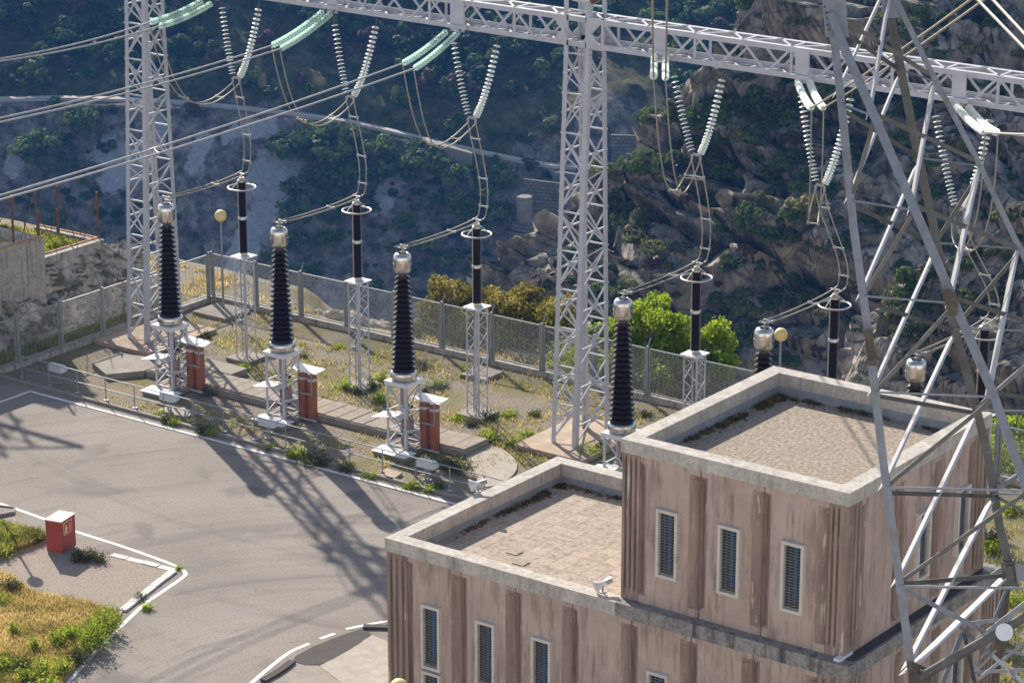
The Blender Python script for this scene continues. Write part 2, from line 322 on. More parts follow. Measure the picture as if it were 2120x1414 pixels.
def rockmat(name, pale, mid, dark, sc=1.0, lichen=(0.19, 0.15, 0.075), bush=(0.035, 0.05, 0.02)):
    t = NT(name); v = t.world()
    col = t.ramp(t.noise(v, 0.55 * sc, 8, 0.62, 0.4), [(0.32, dark), (0.5, mid), (0.68, pale)])
    vs = t.world((1.0, 1.0, 0.5)); col = t.mix(t.ramp(t.noise(vs, 1.1 * sc, 8, 0.7), [(0.52, 0.0), (0.68, 0.6)]), col, scl(dark, 0.6))
    crack = t.voro(t.world((1, 1, 0.55)), 0.42 * sc, 'DISTANCE_TO_EDGE'); col = t.mix(t.ramp(crack, [(0.0, 0.7), (0.03, 0.0)]), col, scl(dark, 0.4))
    col = t.mix(t.ramp(t.noise(v, 0.30 * sc, 5, 0.6), [(0.58, 0.0), (0.68, 0.6)]), col, lichen)
    nz = t.n('ShaderNodeNewGeometry'); sep = t.n('ShaderNodeSeparateXYZ'); t.set(sep.inputs[0], nz.outputs['Normal'])
    up = t.math('MULTIPLY', t.ramp(sep.outputs[2], [(0.40, 0.0), (0.62, 1.0)]), t.ramp(t.noise(v, 0.5 * sc, 6, 0.7), [(0.47, 0.0), (0.56, 1.0)]))
    col = t.mix(up, col, bush)
    bmp = t.math('ADD', t.noise(v, 3.0 * sc, 8, 0.75), t.math('MULTIPLY', t.noise(vs, 2.0 * sc, 6, 0.7), 1.2))
    return t.done(t.bsdf(col, 0.92, bump=bmp, bstr=0.7, bdist=0.3 / sc, spec=0.2))
M['cliff'] = rockmat('granite_cliff', (0.66, 0.575, 0.475), (0.40, 0.355, 0.31), (0.13, 0.12, 0.11), 1.0, (0.22, 0.17, 0.08), (0.045, 0.062, 0.027))
M['rockface'] = rockmat('rock_face', (0.78, 0.70, 0.60), (0.55, 0.48, 0.40), (0.16, 0.14, 0.115), 2.6, (0.30, 0.24, 0.14), (0.14, 0.13, 0.08))

t = NT('far_hillside'); v = t.world(); at_ = t.n('ShaderNodeAttribute'); at_.attribute_name = 'cls'
sep = t.n('ShaderNodeSeparateColor'); t.set(sep.inputs[0], at_.outputs['Color'])
veg = t.ramp(t.noise(v, 0.35, 8, 0.75), [(0.34, (0.028, 0.042, 0.018)), (0.52, (0.12, 0.125, 0.055)), (0.68, (0.30, 0.235, 0.14))])
roc = t.ramp(t.noise(t.world((1, 1, 0.45)), 0.5, 9, 0.75), [(0.36, (0.06, 0.053, 0.05)), (0.52, (0.29, 0.245, 0.215)), (0.66, (0.58, 0.51, 0.45))])
scr = t.ramp(t.noise(v, 1.2, 8, 0.8), [(0.30, (0.36, 0.355, 0.36)), (0.62, (0.72, 0.71, 0.72))])
nz = t.noise(v, 0.28, 7, 0.7)
rmask = t.ramp(t.math('ADD', sep.outputs[1], t.math('MULTIPLY', t.math('SUBTRACT', nz, 0.5), 1.5)), [(0.42, 0.0), (0.60, 1.0)])
smask = t.ramp(t.math('ADD', sep.outputs[0], t.math('MULTIPLY', t.math('SUBTRACT', t.noise(v, 0.55, 9, 0.8), 0.5), 2.4)), [(0.34, 0.0), (0.50, 1.0)])
col = t.mix(smask, t.mix(rmask, veg, roc), scr)
M['hill'] = t.done(t.bsdf(col, 0.95, bump=t.noise(v, 0.9, 9, 0.8), bstr=1.0, bdist=1.0, spec=0.1))
M['tank'] = plain('tank_concrete', (0.30, 0.265, 0.225), 0.9, 0.0, 0.15, 1.2, 0.1, (0.18, 0.16, 0.14), 0.4)
M['track'] = plain('pale_track', (0.50, 0.46, 0.41), 0.95, 0.0, 0.12, 0.6, 0.1)
t = NT('far_masonry'); v = t.world()
br = t.n('ShaderNodeTexBrick'); mp = t.world((1, 1, 1)); 
sx = t.n('ShaderNodeSeparateXYZ'); t.set(sx.inputs[0], mp); cx = t.n('ShaderNodeCombineXYZ'); t.set(cx.inputs[0], t.math('ADD', sx.outputs[0], sx.outputs[1])); t.set(cx.inputs[1], sx.outputs[2])
t.set(br.inputs['Vector'], cx.outputs[0]); t.set(br.inputs['Scale'], 1.0); br.inputs['Brick Width'].default_value = 1.0; br.inputs['Row Height'].default_value = 0.55; br.inputs['Mortar Size'].default_value = 0.05
t.set(br.inputs['Color1'], (0.19, 0.175, 0.16)); t.set(br.inputs['Color2'], (0.27, 0.25, 0.225)); t.set(br.inputs['Mortar'], (0.07, 0.065, 0.06))
M['masonry'] = t.done(t.bsdf(t.mix(t.ramp(t.noise(v, 0.5, 7, 0.7), [(0.45, 0.0), (0.7, 0.7)]), br.outputs['Color'], (0.08, 0.075, 0.07)), 0.95, spec=0.1))

def leafmat(name, cols, trans=0.3, sc=0.25, tcol=None):
    t = NT(name); g = t.n('ShaderNodeNewGeometry')
    n = t.math('ADD', t.math('MULTIPLY', g.outputs['Random Per Island'], 0.40), t.math('MULTIPLY', t.ramp(t.noise(t.world(), sc, 3, 0.6), [(0.32, 0.0), (0.68, 1.0)]), 0.60))
    k = len(cols); col = t.ramp(n, [(0.15 + 0.7 * i / (k - 1), c) for i, c in enumerate(cols)])
    b = t.bsdf(col, 0.7, spec=0.08)
    if trans <= 0: return t.done(b)
    tr = t.n('ShaderNodeBsdfTranslucent'); t.set(tr.inputs['Color'], t.mix(0.5, col, tcol) if tcol else col)
    m = t.n('ShaderNodeMixShader'); t.set(m.inputs[0], trans); t.set(m.inputs[1], b); t.set(m.inputs[2], tr.outputs[0])
    return t.done(m.outputs[0])
M['leaf_far'] = leafmat('far_forest_leaves', [(0.014, 0.036, 0.018), (0.055, 0.105, 0.036), (0.19, 0.24, 0.06)], 0.25, 0.17)
M['leaf_far2'] = leafmat('far_scrub_leaves', [(0.035, 0.07, 0.026), (0.095, 0.15, 0.045), (0.20, 0.25, 0.08)], 0.3, 0.3)
M['leaf_red'] = leafmat('bare_reddish_twigs', [(0.07, 0.042, 0.034), (0.11, 0.07, 0.055), (0.15, 0.10, 0.075)], 0.15, 0.3)
M['leaf_cliff'] = leafmat('cliff_scrub_leaves', [(0.07, 0.085, 0.03), (0.18, 0.19, 0.065), (0.34, 0.31, 0.12)], 0.35, 0.5)
M['leaf_olive'] = leafmat('olive_gold_leaves', [(0.10, 0.09, 0.02), (0.28, 0.24, 0.055), (0.50, 0.43, 0.13)], 0.45, 0.8)
M['leaf_bright'] = leafmat('bright_green_leaves', [(0.08, 0.14, 0.012), (0.20, 0.30, 0.022), (0.36, 0.46, 0.05)], 0.55, 0.8, (0.46, 0.56, 0.04))
M['leaf_shrub'] = leafmat('shrub_leaves', [(0.10, 0.16, 0.018), (0.26, 0.36, 0.035), (0.44, 0.54, 0.075)], 0.55, 2.0, (0.48, 0.58, 0.05))
M['leaf_dull'] = leafmat('dull_shrub_leaves', [(0.045, 0.06, 0.02), (0.105, 0.12, 0.042), (0.18, 0.18, 0.07)], 0.35, 2.0)
M['leaf_grey'] = leafmat('grey_green_leaves', [(0.07, 0.10, 0.07), (0.13, 0.17, 0.12), (0.19, 0.22, 0.15)], 0.3, 2.0)
M['grass_dry'] = leafmat('dry_grass', [(0.26, 0.21, 0.06), (0.56, 0.43, 0.16), (0.76, 0.60, 0.29)], 0.55, 0.8)
M['grass_green'] = leafmat('green_grass', [(0.11, 0.14, 0.022), (0.30, 0.32, 0.055), (0.52, 0.50, 0.13)], 0.55, 0.8)
M['moss'] = leafmat('roof_moss', [(0.05, 0.05, 0.018), (0.13, 0.105, 0.035), (0.24, 0.19, 0.06)], 0.2, 3.0)
HAZE, SKY, SUNP, EXPO = 0.00016, 0.105, 4.9, 0.63
# ================================================================ GROUND, ROAD, MARKINGS
def grid_mesh(name, X, Y, Z, mat, smooth=180, cls=None):
    ny, nx = X.shape
    V = np.stack([X, Y, Z], -1).reshape(-1, 3)
    i = np.arange(ny - 1)[:, None] * nx + np.arange(nx - 1)[None]
    F = np.stack([i, i + 1, i + 1 + nx, i + nx], -1).reshape(-1, 4)
    o = link_mesh(name, V, F, mat, smooth=smooth)
    if cls is not None:
        a = o.data.attributes.new('cls', 'FLOAT_COLOR', 'POINT')
        c = np.concatenate([cls.reshape(-1, cls.shape[-1]), np.ones((V.shape[0], 4 - cls.shape[-1]))], 1).astype(np.float32)
        a.data.foreach_set('color', c.ravel())
    return o, V, F
def near_z(u, w):
    n = fbm(u * 0.12, w * 0.12, 5, 5)
    e = 82.1 + 0.5 * fbm(u * 0.3, u * 0.0 + 3, 3, 9) + 2.5 * np.clip((-72.5 - u) / 2, 0, 1)
    d = np.maximum(w - e, 0)
    z = -0.35 * np.minimum(d, 3) - 1.25 * np.maximum(d - 3, 0) + np.where(d > 0.2, n * np.minimum(d, 6) * 0.55, 0)
    dl = np.maximum(-76.2 - u, 0)
    up = np.clip(dl / 1.2, 0, 1) * 2.25 * np.clip((79.3 - w) / 1.2, 0, 1)
    z = z + up - 1.0 * np.maximum(dl - 22, 0)
    z = z - 0.9 * np.maximum(u + 8, 0)
    f = u * FH[0] + w * FH[1]; xr = u * RT[0] + w * RT[1]      # unseen slope under the camera, added for bounced light
    up2 = np.clip((35.5 - f) * 0.81, 0, 52) * np.clip((150 - np.abs(xr)) / 25, 0, 1)
    return np.maximum(np.maximum(z, -95), np.where(up2 > 0, up2 - 1.5, -95))
gu, gw = np.meshgrid(np.linspace(-150, 70, 276), np.linspace(-50, 170, 276))
gz = near_z(gu, gw)
o, gV, gF = grid_mesh('ground', gu, gw, gz, M['ground']); tag(o, kind='structure')
# unseen pale slope below the viewpoint, added to bounce sunlight onto shaded walls
sx_, sf_ = np.meshgrid(np.linspace(-150, 150, 151), np.linspace(-34, 37, 72))
SXu = RT[0] * sx_ + FH[0] * sf_; SXw = RT[1] * sx_ + FH[1] * sf_
sz_ = np.clip((36.5 - sf_) * 0.81, -.3, 54) + 1.1 * fbm(sx_ / 6, sf_ / 6, 4, 14) * np.clip((36 - sf_) / 4, 0, 1) * np.clip(np.abs(sx_) / 8, .15, 1)
o, V_s, F_s = grid_mesh('bounce_slope', SXu, SXw, sz_, M['slope']); tag(o, kind='structure')
# asphalt: one sheet, open towards the camera
mb = MB(); mb.prism([(-74.4, 30), (-74.4, 69.05), (-43.3, 69.05), (-43.3, 52.8), (-14, 52.8), (-14, 30)], -0.05, 0.006)
tag(mb.build('road', M['asphalt'], smooth=None), kind='structure')
def strip(name, pts, wd, z, mat, h=0.004):
    pts = np.asarray(pts, float)[:, :2]; tg = np.gradient(pts, axis=0); nr = np.stack([-tg[:, 1], tg[:, 0]], -1); nr /= np.linalg.norm(nr, axis=1)[:, None]
    L = pts + nr * wd / 2; R = pts - nr * wd / 2; m = MB()
    for a, b, c, d in zip(L[:-1], R[:-1], R[1:], L[1:]): m.prism([tuple(a), tuple(b), tuple(c), tuple(d)], z, z + h)
    o = m.build(name, mat); return tag(o, kind='structure')
def smooth_path(pts, n=8):
    pts = np.asarray(pts, float); out = []
    P = np.vstack([2 * pts[0] - pts[1], pts, 2 * pts[-1] - pts[-2]])
    for i in range(1, len(P) - 2):
        for s in np.arange(n) / n:
            p0, p1, p2, p3 = P[i - 1:i + 3]
            out.append(0.5 * (2 * p1 + (p2 - p0) * s + (2 * p0 - 5 * p1 + 4 * p2 - p3) * s * s + (3 * p1 - p0 - 3 * p2 + p3) * s ** 3))
    out.append(pts[-1]); return np.array(out)
strip('road_marking', [(-72.2, 50), (-72.2, 68.55)], 0.13, 0.006, M['white_line'])
strip('road_marking', [(-72.265, 68.62), (-43.4, 68.72)], 0.13, 0.006, M['white_line'])
isl = smooth_path([at(x, y)[:2] for x, y in ((-40, 1026), (0, 1042), (85, 1072), (150, 1098), (250, 1130), (340, 1162), (368, 1174), (384, 1186), (376, 1197), (340, 1222), (300, 1250), (255, 1292), (205, 1340), (140, 1414), (100, 1470))], 5)
strip('road_marking', isl, 0.13, 0.006, M['white_line'])
strip('road_marking', smooth_path([at(x, y)[:2] for x, y in ((500, 1432), (520, 1414), (560, 1380), (600, 1350), (640, 1332))], 4), 0.13, 0.006, M['white_line'])
strip('road_marking', [at(663, 1322)[:2], at(693, 1311)[:2]], 0.13, 0.006, M['white_line'])
strip('road_marking', smooth_path([at(x, y)[:2] for x, y in ((716, 1302), (750, 1295), (800, 1286), (860, 1278))], 4), 0.13, 0.006, M['white_line'])
# kerb along the yard
mb = MB(); mb.box(-74.4, 69.06, -0.1, -43.0, 69.2, 0.10); tag(mb.build('kerb', M['conc'], loc=(-58, 69.13, 0)), kind='structure')
# gravel island with meadow, edged by a white kerb
ik = [at(x, y)[:2] for x, y in ((-60, 1052), (30, 1066), (92, 1113), (150, 1140), (230, 1152), (360, 1184), (255, 1266), (243, 1287), (200, 1332), (130, 1416), (60, 1500), (-200, 1420))]
mb = MB(); mb.prism([tuple(p) for p in ik], 0.0, 0.05); tag(mb.build('gravel_ground', M['gravel']), kind='structure')
md = smooth_path([at(x, y)[:2] for x, y in ((-160, 1160), (0, 1185), (60, 1225), (110, 1238), (180, 1252), (246, 1275), (238, 1292), (198, 1334), (128, 1418), (58, 1504), (-200, 1424))], 3)
mb = MB(); mb.prism([tuple(p) for p in md], 0.02, 0.09); tag(mb.build('meadow_ground', M['meadow']), kind='structure')
md2 = [at(x, y)[:2] for x, y in ((-50, 1075), (20, 1098), (88, 1112), (98, 1122), (60, 1138), (0, 1160), (-60, 1150))]
mb = MB(); mb.prism([tuple(p) for p in md2], 0.02, 0.085); tag(mb.build('meadow_ground', M['meadow']), kind='structure')
def kerb(pts, wd=0.24, h=0.07, mat='white_kerb', seg=0.55):
    pts = np.asarray([at(*p)[:2] for p in pts]); m = MB()
    for a, b in zip(pts[:-1], pts[1:]):
        n = max(1, int(np.linalg.norm(b - a) / seg)); d = unit(b - a); nr = np.array([-d[1], d[0]])
        for k in range(n):
            p = a + (b - a) * k / n + d * 0.008; q = a + (b - a) * (k + 1) / n - d * 0.008; j = RNG.uniform(-.012, .012); z = h + RNG.uniform(-.012, .012)
            m.prism([tuple(p + nr * (wd / 2 + j)), tuple(p - nr * (wd / 2 - j)), tuple(q - nr * (wd / 2 - j)), tuple(q + nr * (wd / 2 + j))], -0.02, z)
    return tag(m.build('kerb', M[mat]), kind='structure')
kerb([(232, 1151), (362, 1183)]); kerb([(358, 1184), (253, 1266)])
kerb([(-60, 1085), (30, 1066)], 0.12, 0.16, 'conc')
kerb([(30, 1064), (30, 1052), (-50, 1042)], 0.06, 0.05, 'conc')
# fresh asphalt ramp, pale apron and pit edge by the building
mb = MB(); p = [at(x, y)[:2] for x, y in ((606, 1368), (612, 1358), (650, 1338), (700, 1318), (757, 1299), (768, 1313), (745, 1332), (715, 1350), (690, 1364), (662, 1376), (630, 1377))]
mb.prism([tuple(q) for q in p], 0.0, 0.018); tag(mb.build('fresh_asphalt_patch', M['asphalt_new']), kind='structure')
mb = MB(); mb.prism([tuple(at(x, y)[:2]) for x, y in ((662, 1379), (770, 1315), (800, 1326), (860, 1420), (730, 1430))], -0.02, 0.014); tag(mb.build('concrete_apron', M['conc_pale']), kind='structure')
mb = MB(); mb.prism([tuple(at(x, y)[:2]) for x, y in ((545, 1414), (606, 1373), (661, 1380), (728, 1430), (560, 1470), (500, 1450))], -0.02, 0.010); tag(mb.build('gravel_ground', M['conc']), kind='structure')
m = MB()
for a, b in (((545, 1412), (605, 1372)), ((752, 1300), (810, 1302))):
    p = smooth_path([at(*a)[:2], (at(*a)[:2] + at(*b)[:2]) / 2 + 0.04, at(*b)[:2]], 5)
    for q, r in zip(p[:-1], p[1:]):
        d = unit(r - q); nr = np.array([-d[1], d[0]]) * 0.11; m.prism([tuple(q + nr), tuple(q - nr), tuple(r - nr), tuple(r + nr)], 0.0, 0.09)
tag(m.build('kerb', M['asphalt_new']), kind='structure')

# ================================================================ FAR HILLSIDE
SLOPE = 0.80
def hill_base(xr, yf):
    t = yf - 400.0
    z = -95 + SLOPE * t
    z = np.where(t > 34, -95 + SLOPE * 34 + (t - 34) * 0.40, z)
    z = np.where(t < -20, -95 - SLOPE * 20 + (t + 20) * 0.15, z)
    return np.maximum(z, -116)
def hill_pix(x, y):
    r = ray(x, y); lo, hi = 250.0, 800.0
    for _ in range(60):
        f = (lo + hi) / 2; p = CAM + r * (f / np.dot(r, FH)); xr = np.dot(p, RT)
        if p[2] > hill_base(np.float64(xr), np.float64(f)): lo = f
        else: hi = f
    return p
road_px = ((-200, 205), (0, 208), (130, 206), (260, 209), (370, 215), (450, 222), (600, 238), (700, 252), (760, 263), (880, 292), (960, 310), (1010, 321), (1130, 344), (1260, 355), (1350, 368), (1500, 385), (1700, 400), (2000, 415), (2400, 420))
rp = np.array([hill_pix(*q) for q in road_px]); rp = smooth_path(rp, 6)
RX, RY = rp @ RT, rp @ FH
def road_info(xr, yf):      # distance in front of / behind the far road and the road's height there
    o = np.argsort(RX); ry = np.interp(xr, RX[o], RY[o]); rz = np.interp(xr, RX[o], rp[o, 2]); return yf - ry, rz
hx, hy = np.meshgrid(np.linspace(-190, 240, 360), np.concatenate([np.linspace(300, 380, 40, endpoint=False), np.linspace(380, 480, 200, endpoint=False), np.linspace(480, 610, 60)]))
def hill_z(xr, yf):
    z = hill_base(xr, yf)
    big = 9 * fbm(xr / 60 + 4, yf / 60, 3, 21); gul = 3.2 * fbm(xr / 16, yf / 40, 4, 33); fine = 1.0 * fbm(xr / 5, yf / 7, 4, 44)
    f1, f21, cid = voro(xr / 7 + 0.4 * fbm(xr / 9, yf / 9, 2, 3), yf / 9, 8)
    z = z + big * np.clip(np.abs(yf - 425) / 40, 0.12, 1) + gul + fine + (cid - 0.5) * 1.4
    d, rz = road_info(xr, yf)
    k = np.exp(-(d / 5.0) ** 2)
    bench = np.where(np.abs(d) < 2.4, rz, np.where(d > 0, rz + (d - 2.4) * 1.1, rz + (d + 2.4) * 0.9))
    return z * (1 - k) + bench * k
hz_ = hill_z(hx, hy)
P3 = loc_xy(1, 0)
HX = RT[0] * hx + FH[0] * hy; HY = RT[1] * hx + FH[1] * hy
# where scree, bare rock and scrub lie: patches traced by their middle lines
def patch(lines, xr, yf):
    out = np.zeros(xr.shape)
    for pts, r in lines:
        q = np.array([hill_pix(*p) for p in pts]); qx, qy = q @ RT, q @ FH
        d = np.full(xr.shape, 1e9)
        for i in range(len(q) - 1):
            ax, ay, bx, by = qx[i], qy[i] * 1.0, qx[i + 1], qy[i + 1]
            L = (bx - ax) ** 2 + (by - ay) ** 2 + 1e-6; tt = np.clip(((xr - ax) * (bx - ax) + (yf - ay) * (by - ay)) / L, 0, 1)
            d = np.minimum(d, np.hypot(xr - ax - tt * (bx - ax), yf - ay - tt * (by - ay)))
        out = np.maximum(out, np.clip(1.25 - d / r, 0, 1))
    return out
scree = patch([(((595, 340), (570, 400), (530, 470), (490, 560)), 2.6), (((545, 340), (520, 400)), 1.4), (((215, 300), (270, 350), (230, 365)), 2.2), (((45, 290), (25, 350)), 1.6), (((820, 370), (790, 440)), 2.2), (((330, 270), (300, 330)), 1.8), (((420, 300), (400, 360)), 1.6), (((560, 280), (470, 300)), 1.4)], hx, hy)
rock = patch([(((0, 290), (300, 280), (560, 300)), 10), (((0, 350), (300, 350), (480, 370)), 10), (((0, 400), (300, 400), (480, 470)), 9), (((640, 480), (820, 430)), 7), (((1060, 420), (1150, 400), (1150, 460)), 8), (((1240, 260), (1330, 250), (1330, 320)), 6), (((820, 400), (1000, 520), (900, 620)), 10), (((1100, 300), (1150, 320)), 4), (((640, 560), (760, 600)), 8)], hx, hy)
o, hV, hF = grid_mesh('hillside', HX, HY, hz_, M['hill'], cls=np.stack([scree, rock, rock * 0], -1)); tag(o, kind='structure')
hill_bvh = BVHTree.FromPolygons(hV.tolist(), hF.tolist())
# the track across it
m = MB(); n = len(rp)
o_ = np.argsort(RX); tx = np.linspace(RX.min(), RX.max(), 200); ty = np.interp(tx, RX[o_], RY[o_]); tz = np.interp(tx, RX[o_], rp[o_, 2])
wv = 0.25 * np.array([fbm(np.array([a / 3.0]), np.array([0.5]), 3, 2)[0] for a in tx])
def tp(i, s): return np.array([*loc_xy(tx[i], ty[i] + s), tz[i] + 0.45])
for i in range(199):
    a, b, c, d = tp(i, -.95 + wv[i]), tp(i + 1, -.95 + wv[i + 1]), tp(i + 1, 0.65 + wv[i + 1] * .6), tp(i, 0.65 + wv[i] * .6)
    lo = np.array([0, 0, 0.5]); m.add([a, b, c, d, a - lo, b - lo, c - lo, d - lo], [(0, 1, 2, 3), (4, 7, 6, 5), (0, 4, 5, 1), (2, 6, 7, 3)])
tag(m.build('track', M['track']), kind='structure')

# ================================================================ CLIFF SPUR ON THE RIGHT BANK
def voro_c(x, y, seed=0):      # the middle of the nearest cell
    i = np.floor(x); j = np.floor(y); f1 = np.full(x.shape, 9.0); cx = np.zeros(x.shape); cy = np.zeros(x.shape)
    for di in (-1, 0, 1):
        for dj in (-1, 0, 1):
            a = i + di; b = j + dj; px = a + _h(a, b, seed); py = b + _h(a, b, seed + 7); d = np.hypot(px - x, py - y); m = d < f1
            cx = np.where(m, px, cx); cy = np.where(m, py, cy); f1 = np.where(m, d, f1)
    return cx, cy
def spur(name, ctrl, run, drop, back, ncol, nrow, seed, amp=1.0, lean=0.0):
    R = np.array([atf(*c) for c in ctrl]); R = smooth_path(R, 12)
    L = np.concatenate([[0], np.cumsum(np.linalg.norm(np.diff(R, axis=0), axis=1))]); s = np.linspace(0, L[-1], ncol)
    C = np.stack([np.interp(s, L, R[:, k]) for k in range(3)], -1)
    tt = np.concatenate([np.linspace(-1, 0, 26, endpoint=False), np.linspace(0, 1, nrow)])     # -1 behind the ridge .. 0 ridge .. 1 foot
    S, Tm = np.meshgrid(s, tt)
    P = np.repeat(C[None], len(tt), 0).copy()
    f = np.where(Tm > 0, -run * Tm, -back * Tm)
    side = lean * np.maximum(Tm, 0)
    P += FH * f[..., None] + RT * side[..., None]
    P[..., 2] += np.where(Tm > 0, -drop * (0.35 * Tm ** 0.75 + 0.65 * Tm), -back * 0.9 * (-Tm) ** 1.1)
    s0 = S; S = P @ RT + 0.25 * (P @ FH); q = -P[..., 2] * 1.25
    nrm = unit(-FH * drop * run / math.hypot(run, lean) + RT * drop * lean / math.hypot(run, lean) + np.array([0, 0, math.hypot(run, lean)]))
    big = fbm(S / 26, q / 30, 4, seed) * 9
    rid = (1 - np.abs(fbm(S / 12 + q / 40, q / 28, 4, seed + 3)) * 2.2) * 4.2
    wx = S + 2.5 * fbm(S / 9, q / 9, 3, seed + 9)
    def block(sx, sy, sd, amp_, tilt, crack):
        x, y = wx / sx + sd, q / sy; f, e, c = voro(x, y, seed + sd); cx, cy = voro_c(x, y, seed + sd)
        gx = (_h(np.floor(cx * 97), np.floor(cy * 97), seed + 3) - .30) * tilt; gy = (_h(np.floor(cx * 97), np.floor(cy * 97), seed + 4) - .16) * tilt
        return (c - .5) * amp_ + (x - cx) * gx + (y - cy) * gy - crack * np.exp(-(e / 0.06) ** 2)
    rib = np.abs(((S + 6 * fbm(S / 30, q / 40, 3, seed + 21)) / 27.0) % 1.0 - 0.62)
    disp = big * .8 + rid * .6 + (0.5 - rib) * 9.0 + block(19, 15, 5, 8.0, 13.0, 2.2) + block(8.0, 6.6, 6, 5.0, 8.5, 1.3) + block(3.2, 2.7, 8, 1.8, 3.2, 0.5) + 0.35 * fbm(S / 2, q / 2, 4, seed + 11)
    keep = np.clip(np.abs(Tm) * 9, 0.5, 1)
    P += nrm * (disp * amp * keep)[..., None]
    o, V, F = grid_mesh(name, P[..., 0], P[..., 1], P[..., 2], M['cliff'], smooth=28); tag(o, kind='structure')
    return V, F
c1 = [(940, 800, 226), (1010, 725, 230), (1070, 655, 234), (1120, 612, 238), (1170, 560, 243), (1215, 500, 248), (1262, 455, 254), (1300, 415, 258), (1338, 368, 262), (1375, 345, 265), (1415, 322, 268), (1440, 265, 272), (1475, 225, 276), (1510, 190, 280), (1545, 165, 283), (1570, 110, 287), (1600, 55, 290), (1690, -30, 297), (1800, -130, 305), (2000, -260, 315), (2300, -400, 325), (2700, -500, 330)]
c1 = [(a, b, 254 + 12 * i / len(c1)) for i, (a, b, _) in enumerate(c1)]
V1, F1 = spur('cliff', c1, 62, 92, 70, 380, 280, 51, 1.0, -62)
c2 = [(1760, 850, 165), (1800, 770, 168), (1830, 712, 170), (1860, 672, 173), (1905, 620, 176), (1950, 560, 179), (2000, 515, 182), (2060, 480, 185), (2120, 440, 188), (2250, 370, 192), (2500, 250, 200), (2800, 150, 205)]
c2 = [(a, b, 176 + 5 * i / len(c2)) for i, (a, b, _) in enumerate(c2)]
V2, F2 = spur('cliff', c2, 34, 50, 30, 220, 150, 77, 0.5, -34)
cl1 = BVHTree.FromPolygons(V1.tolist(), F1.tolist()); cl2 = BVHTree.FromPolygons(V2.tolist(), F2.tolist())
def cast(x, y, trees):
    best = None; d = Vector(unit(ray(x, y)))
    for b in trees:
        h = b.ray_cast(Vector(CAM), d)
        if h[0] is not None and (best is None or h[3] < best[1]): best = (np.array(h[0]), h[3])
    return None if best is None else best[0]

# ================================================================ FOLIAGE SHAPES
NJ = 0.38
def cards(P, size, rng, out=None, up=0.0, asp=1.0):
    n = len(P); a = rng.normal(size=(n, 3)); a /= np.linalg.norm(a, axis=1)[:, None]
    b = rng.normal(size=(n, 3))
    if out is not None:      # leaves lie roughly along the surface of their clump
        nn = out + NJ * rng.normal(size=(n, 3)); nn /= np.linalg.norm(nn, axis=1)[:, None]; a -= nn * (a * nn).sum(1)[:, None]; a /= np.linalg.norm(a, axis=1)[:, None] + 1e-9; b = np.cross(nn, a)
    b -= a * (a * b).sum(1)[:, None]; b /= np.linalg.norm(b, axis=1)[:, None] + 1e-9
    s = (np.broadcast_to(size, (n,)) * rng.uniform(0.6, 1.35, n))[:, None]; a = a * s * 0.5 * asp; b = b * s * 0.5
    return np.stack([P - a - b * 0.6, P + a * 0.3 - b, P + a + b * 0.6, P - a * 0.3 + b], 1).reshape(-1, 3)
def quads(n): return np.arange(n * 4).reshape(-1, 4)
def crown_pts(rng, R, n, lobes=9, gap=0.25, flat=0.55):
    R = np.asarray(R, float); C = rng.normal(size=(lobes, 3)); C /= np.linalg.norm(C, axis=1)[:, None]; C *= rng.uniform(0.25, 0.72, lobes)[:, None]; C[:, 2] = C[:, 2] * 0.8
    rad = rng.uniform(0.26, 0.50, lobes) * min(1.0, (11 / lobes) ** 0.4); k = rng.choice(lobes, n, p=rad ** 2 / (rad ** 2).sum())
    d = rng.normal(size=(n, 3)); d /= np.linalg.norm(d, axis=1)[:, None]
    d[:, 2] = np.where(d[:, 2] < -0.35, -d[:, 2] * flat, d[:, 2])
    r = rad[k] * rng.uniform(0.55, 1.08, n) ** 0.6
    P = C[k] + d * r[:, None]; return P * R, d
def leafy(name, P, out, size, mat, parent=None, loc=(0, 0, 0), rng=RNG, asp=1.0):
    return link_mesh(name, cards(P, size, rng, out, asp=asp), quads(len(P)), mat, parent, loc)

# ---- far forest: one wood above the road, single crowns below it
def far_crown(rng, n=420):
    P, d = crown_pts(rng, (1, 1, 0.95), n, 7); return cards(P, 0.21, rng, d)
NJ = 0.30
CR = [far_crown(np.random.default_rng(300 + i)) for i in range(6)]
def fill(cands, name, mat):
    vs = []
    for (x, y, z, r, k) in cands:
        a = RNG.uniform(0, 6.28); c, s_ = math.cos(a), math.sin(a); v = CR[k] * (r, r, r * RNG.uniform(0.8, 1.15))
        vs.append(np.stack([v[:, 0] * c - v[:, 1] * s_ + x, v[:, 0] * s_ + v[:, 1] * c + y, v[:, 2] + z], -1))
    V = np.concatenate(vs); return tag(link_mesh(name, V, quads(len(V) // 4), mat), kind='stuff')
wood, wood2 = [], []
yy = 380.0
for gx in np.arange(-120, 105, 3.2):
    for gy in np.arange(415, 545, 3.8):
        x = gx + RNG.uniform(-1.6, 1.6); y = gy + RNG.uniform(-1.6, 1.6)
        d, rz = road_info(np.float64(x), np.float64(y)); d = float(d)
        if d < 3.0: continue
        dens = float(fbm(np.array([x / 22.0]), np.array([y / 22.0]), 3, 61)[0])
        pxx = 1060 + FPX * x / (y * cp + 40)
        bare = (1020 < pxx < 1380 and d < 26) or (700 < pxx < 1020 and d < 7)
        if dens < -0.34 or (bare and RNG.random() < 0.72): continue
        z = float(hill_z(np.array([x]), np.array([y]))[0]); r = RNG.uniform(1.8, 3.3) * (0.75 if d < 8 else 1.0)
        p = loc_xy(x, y); (wood2 if RNG.random() < 0.12 else wood).append((p[0], p[1], z + r * 0.55, r, RNG.integers(6)))
fill(wood, 'forest', M['leaf_far']); fill(wood2, 'forest', M['leaf_red'])
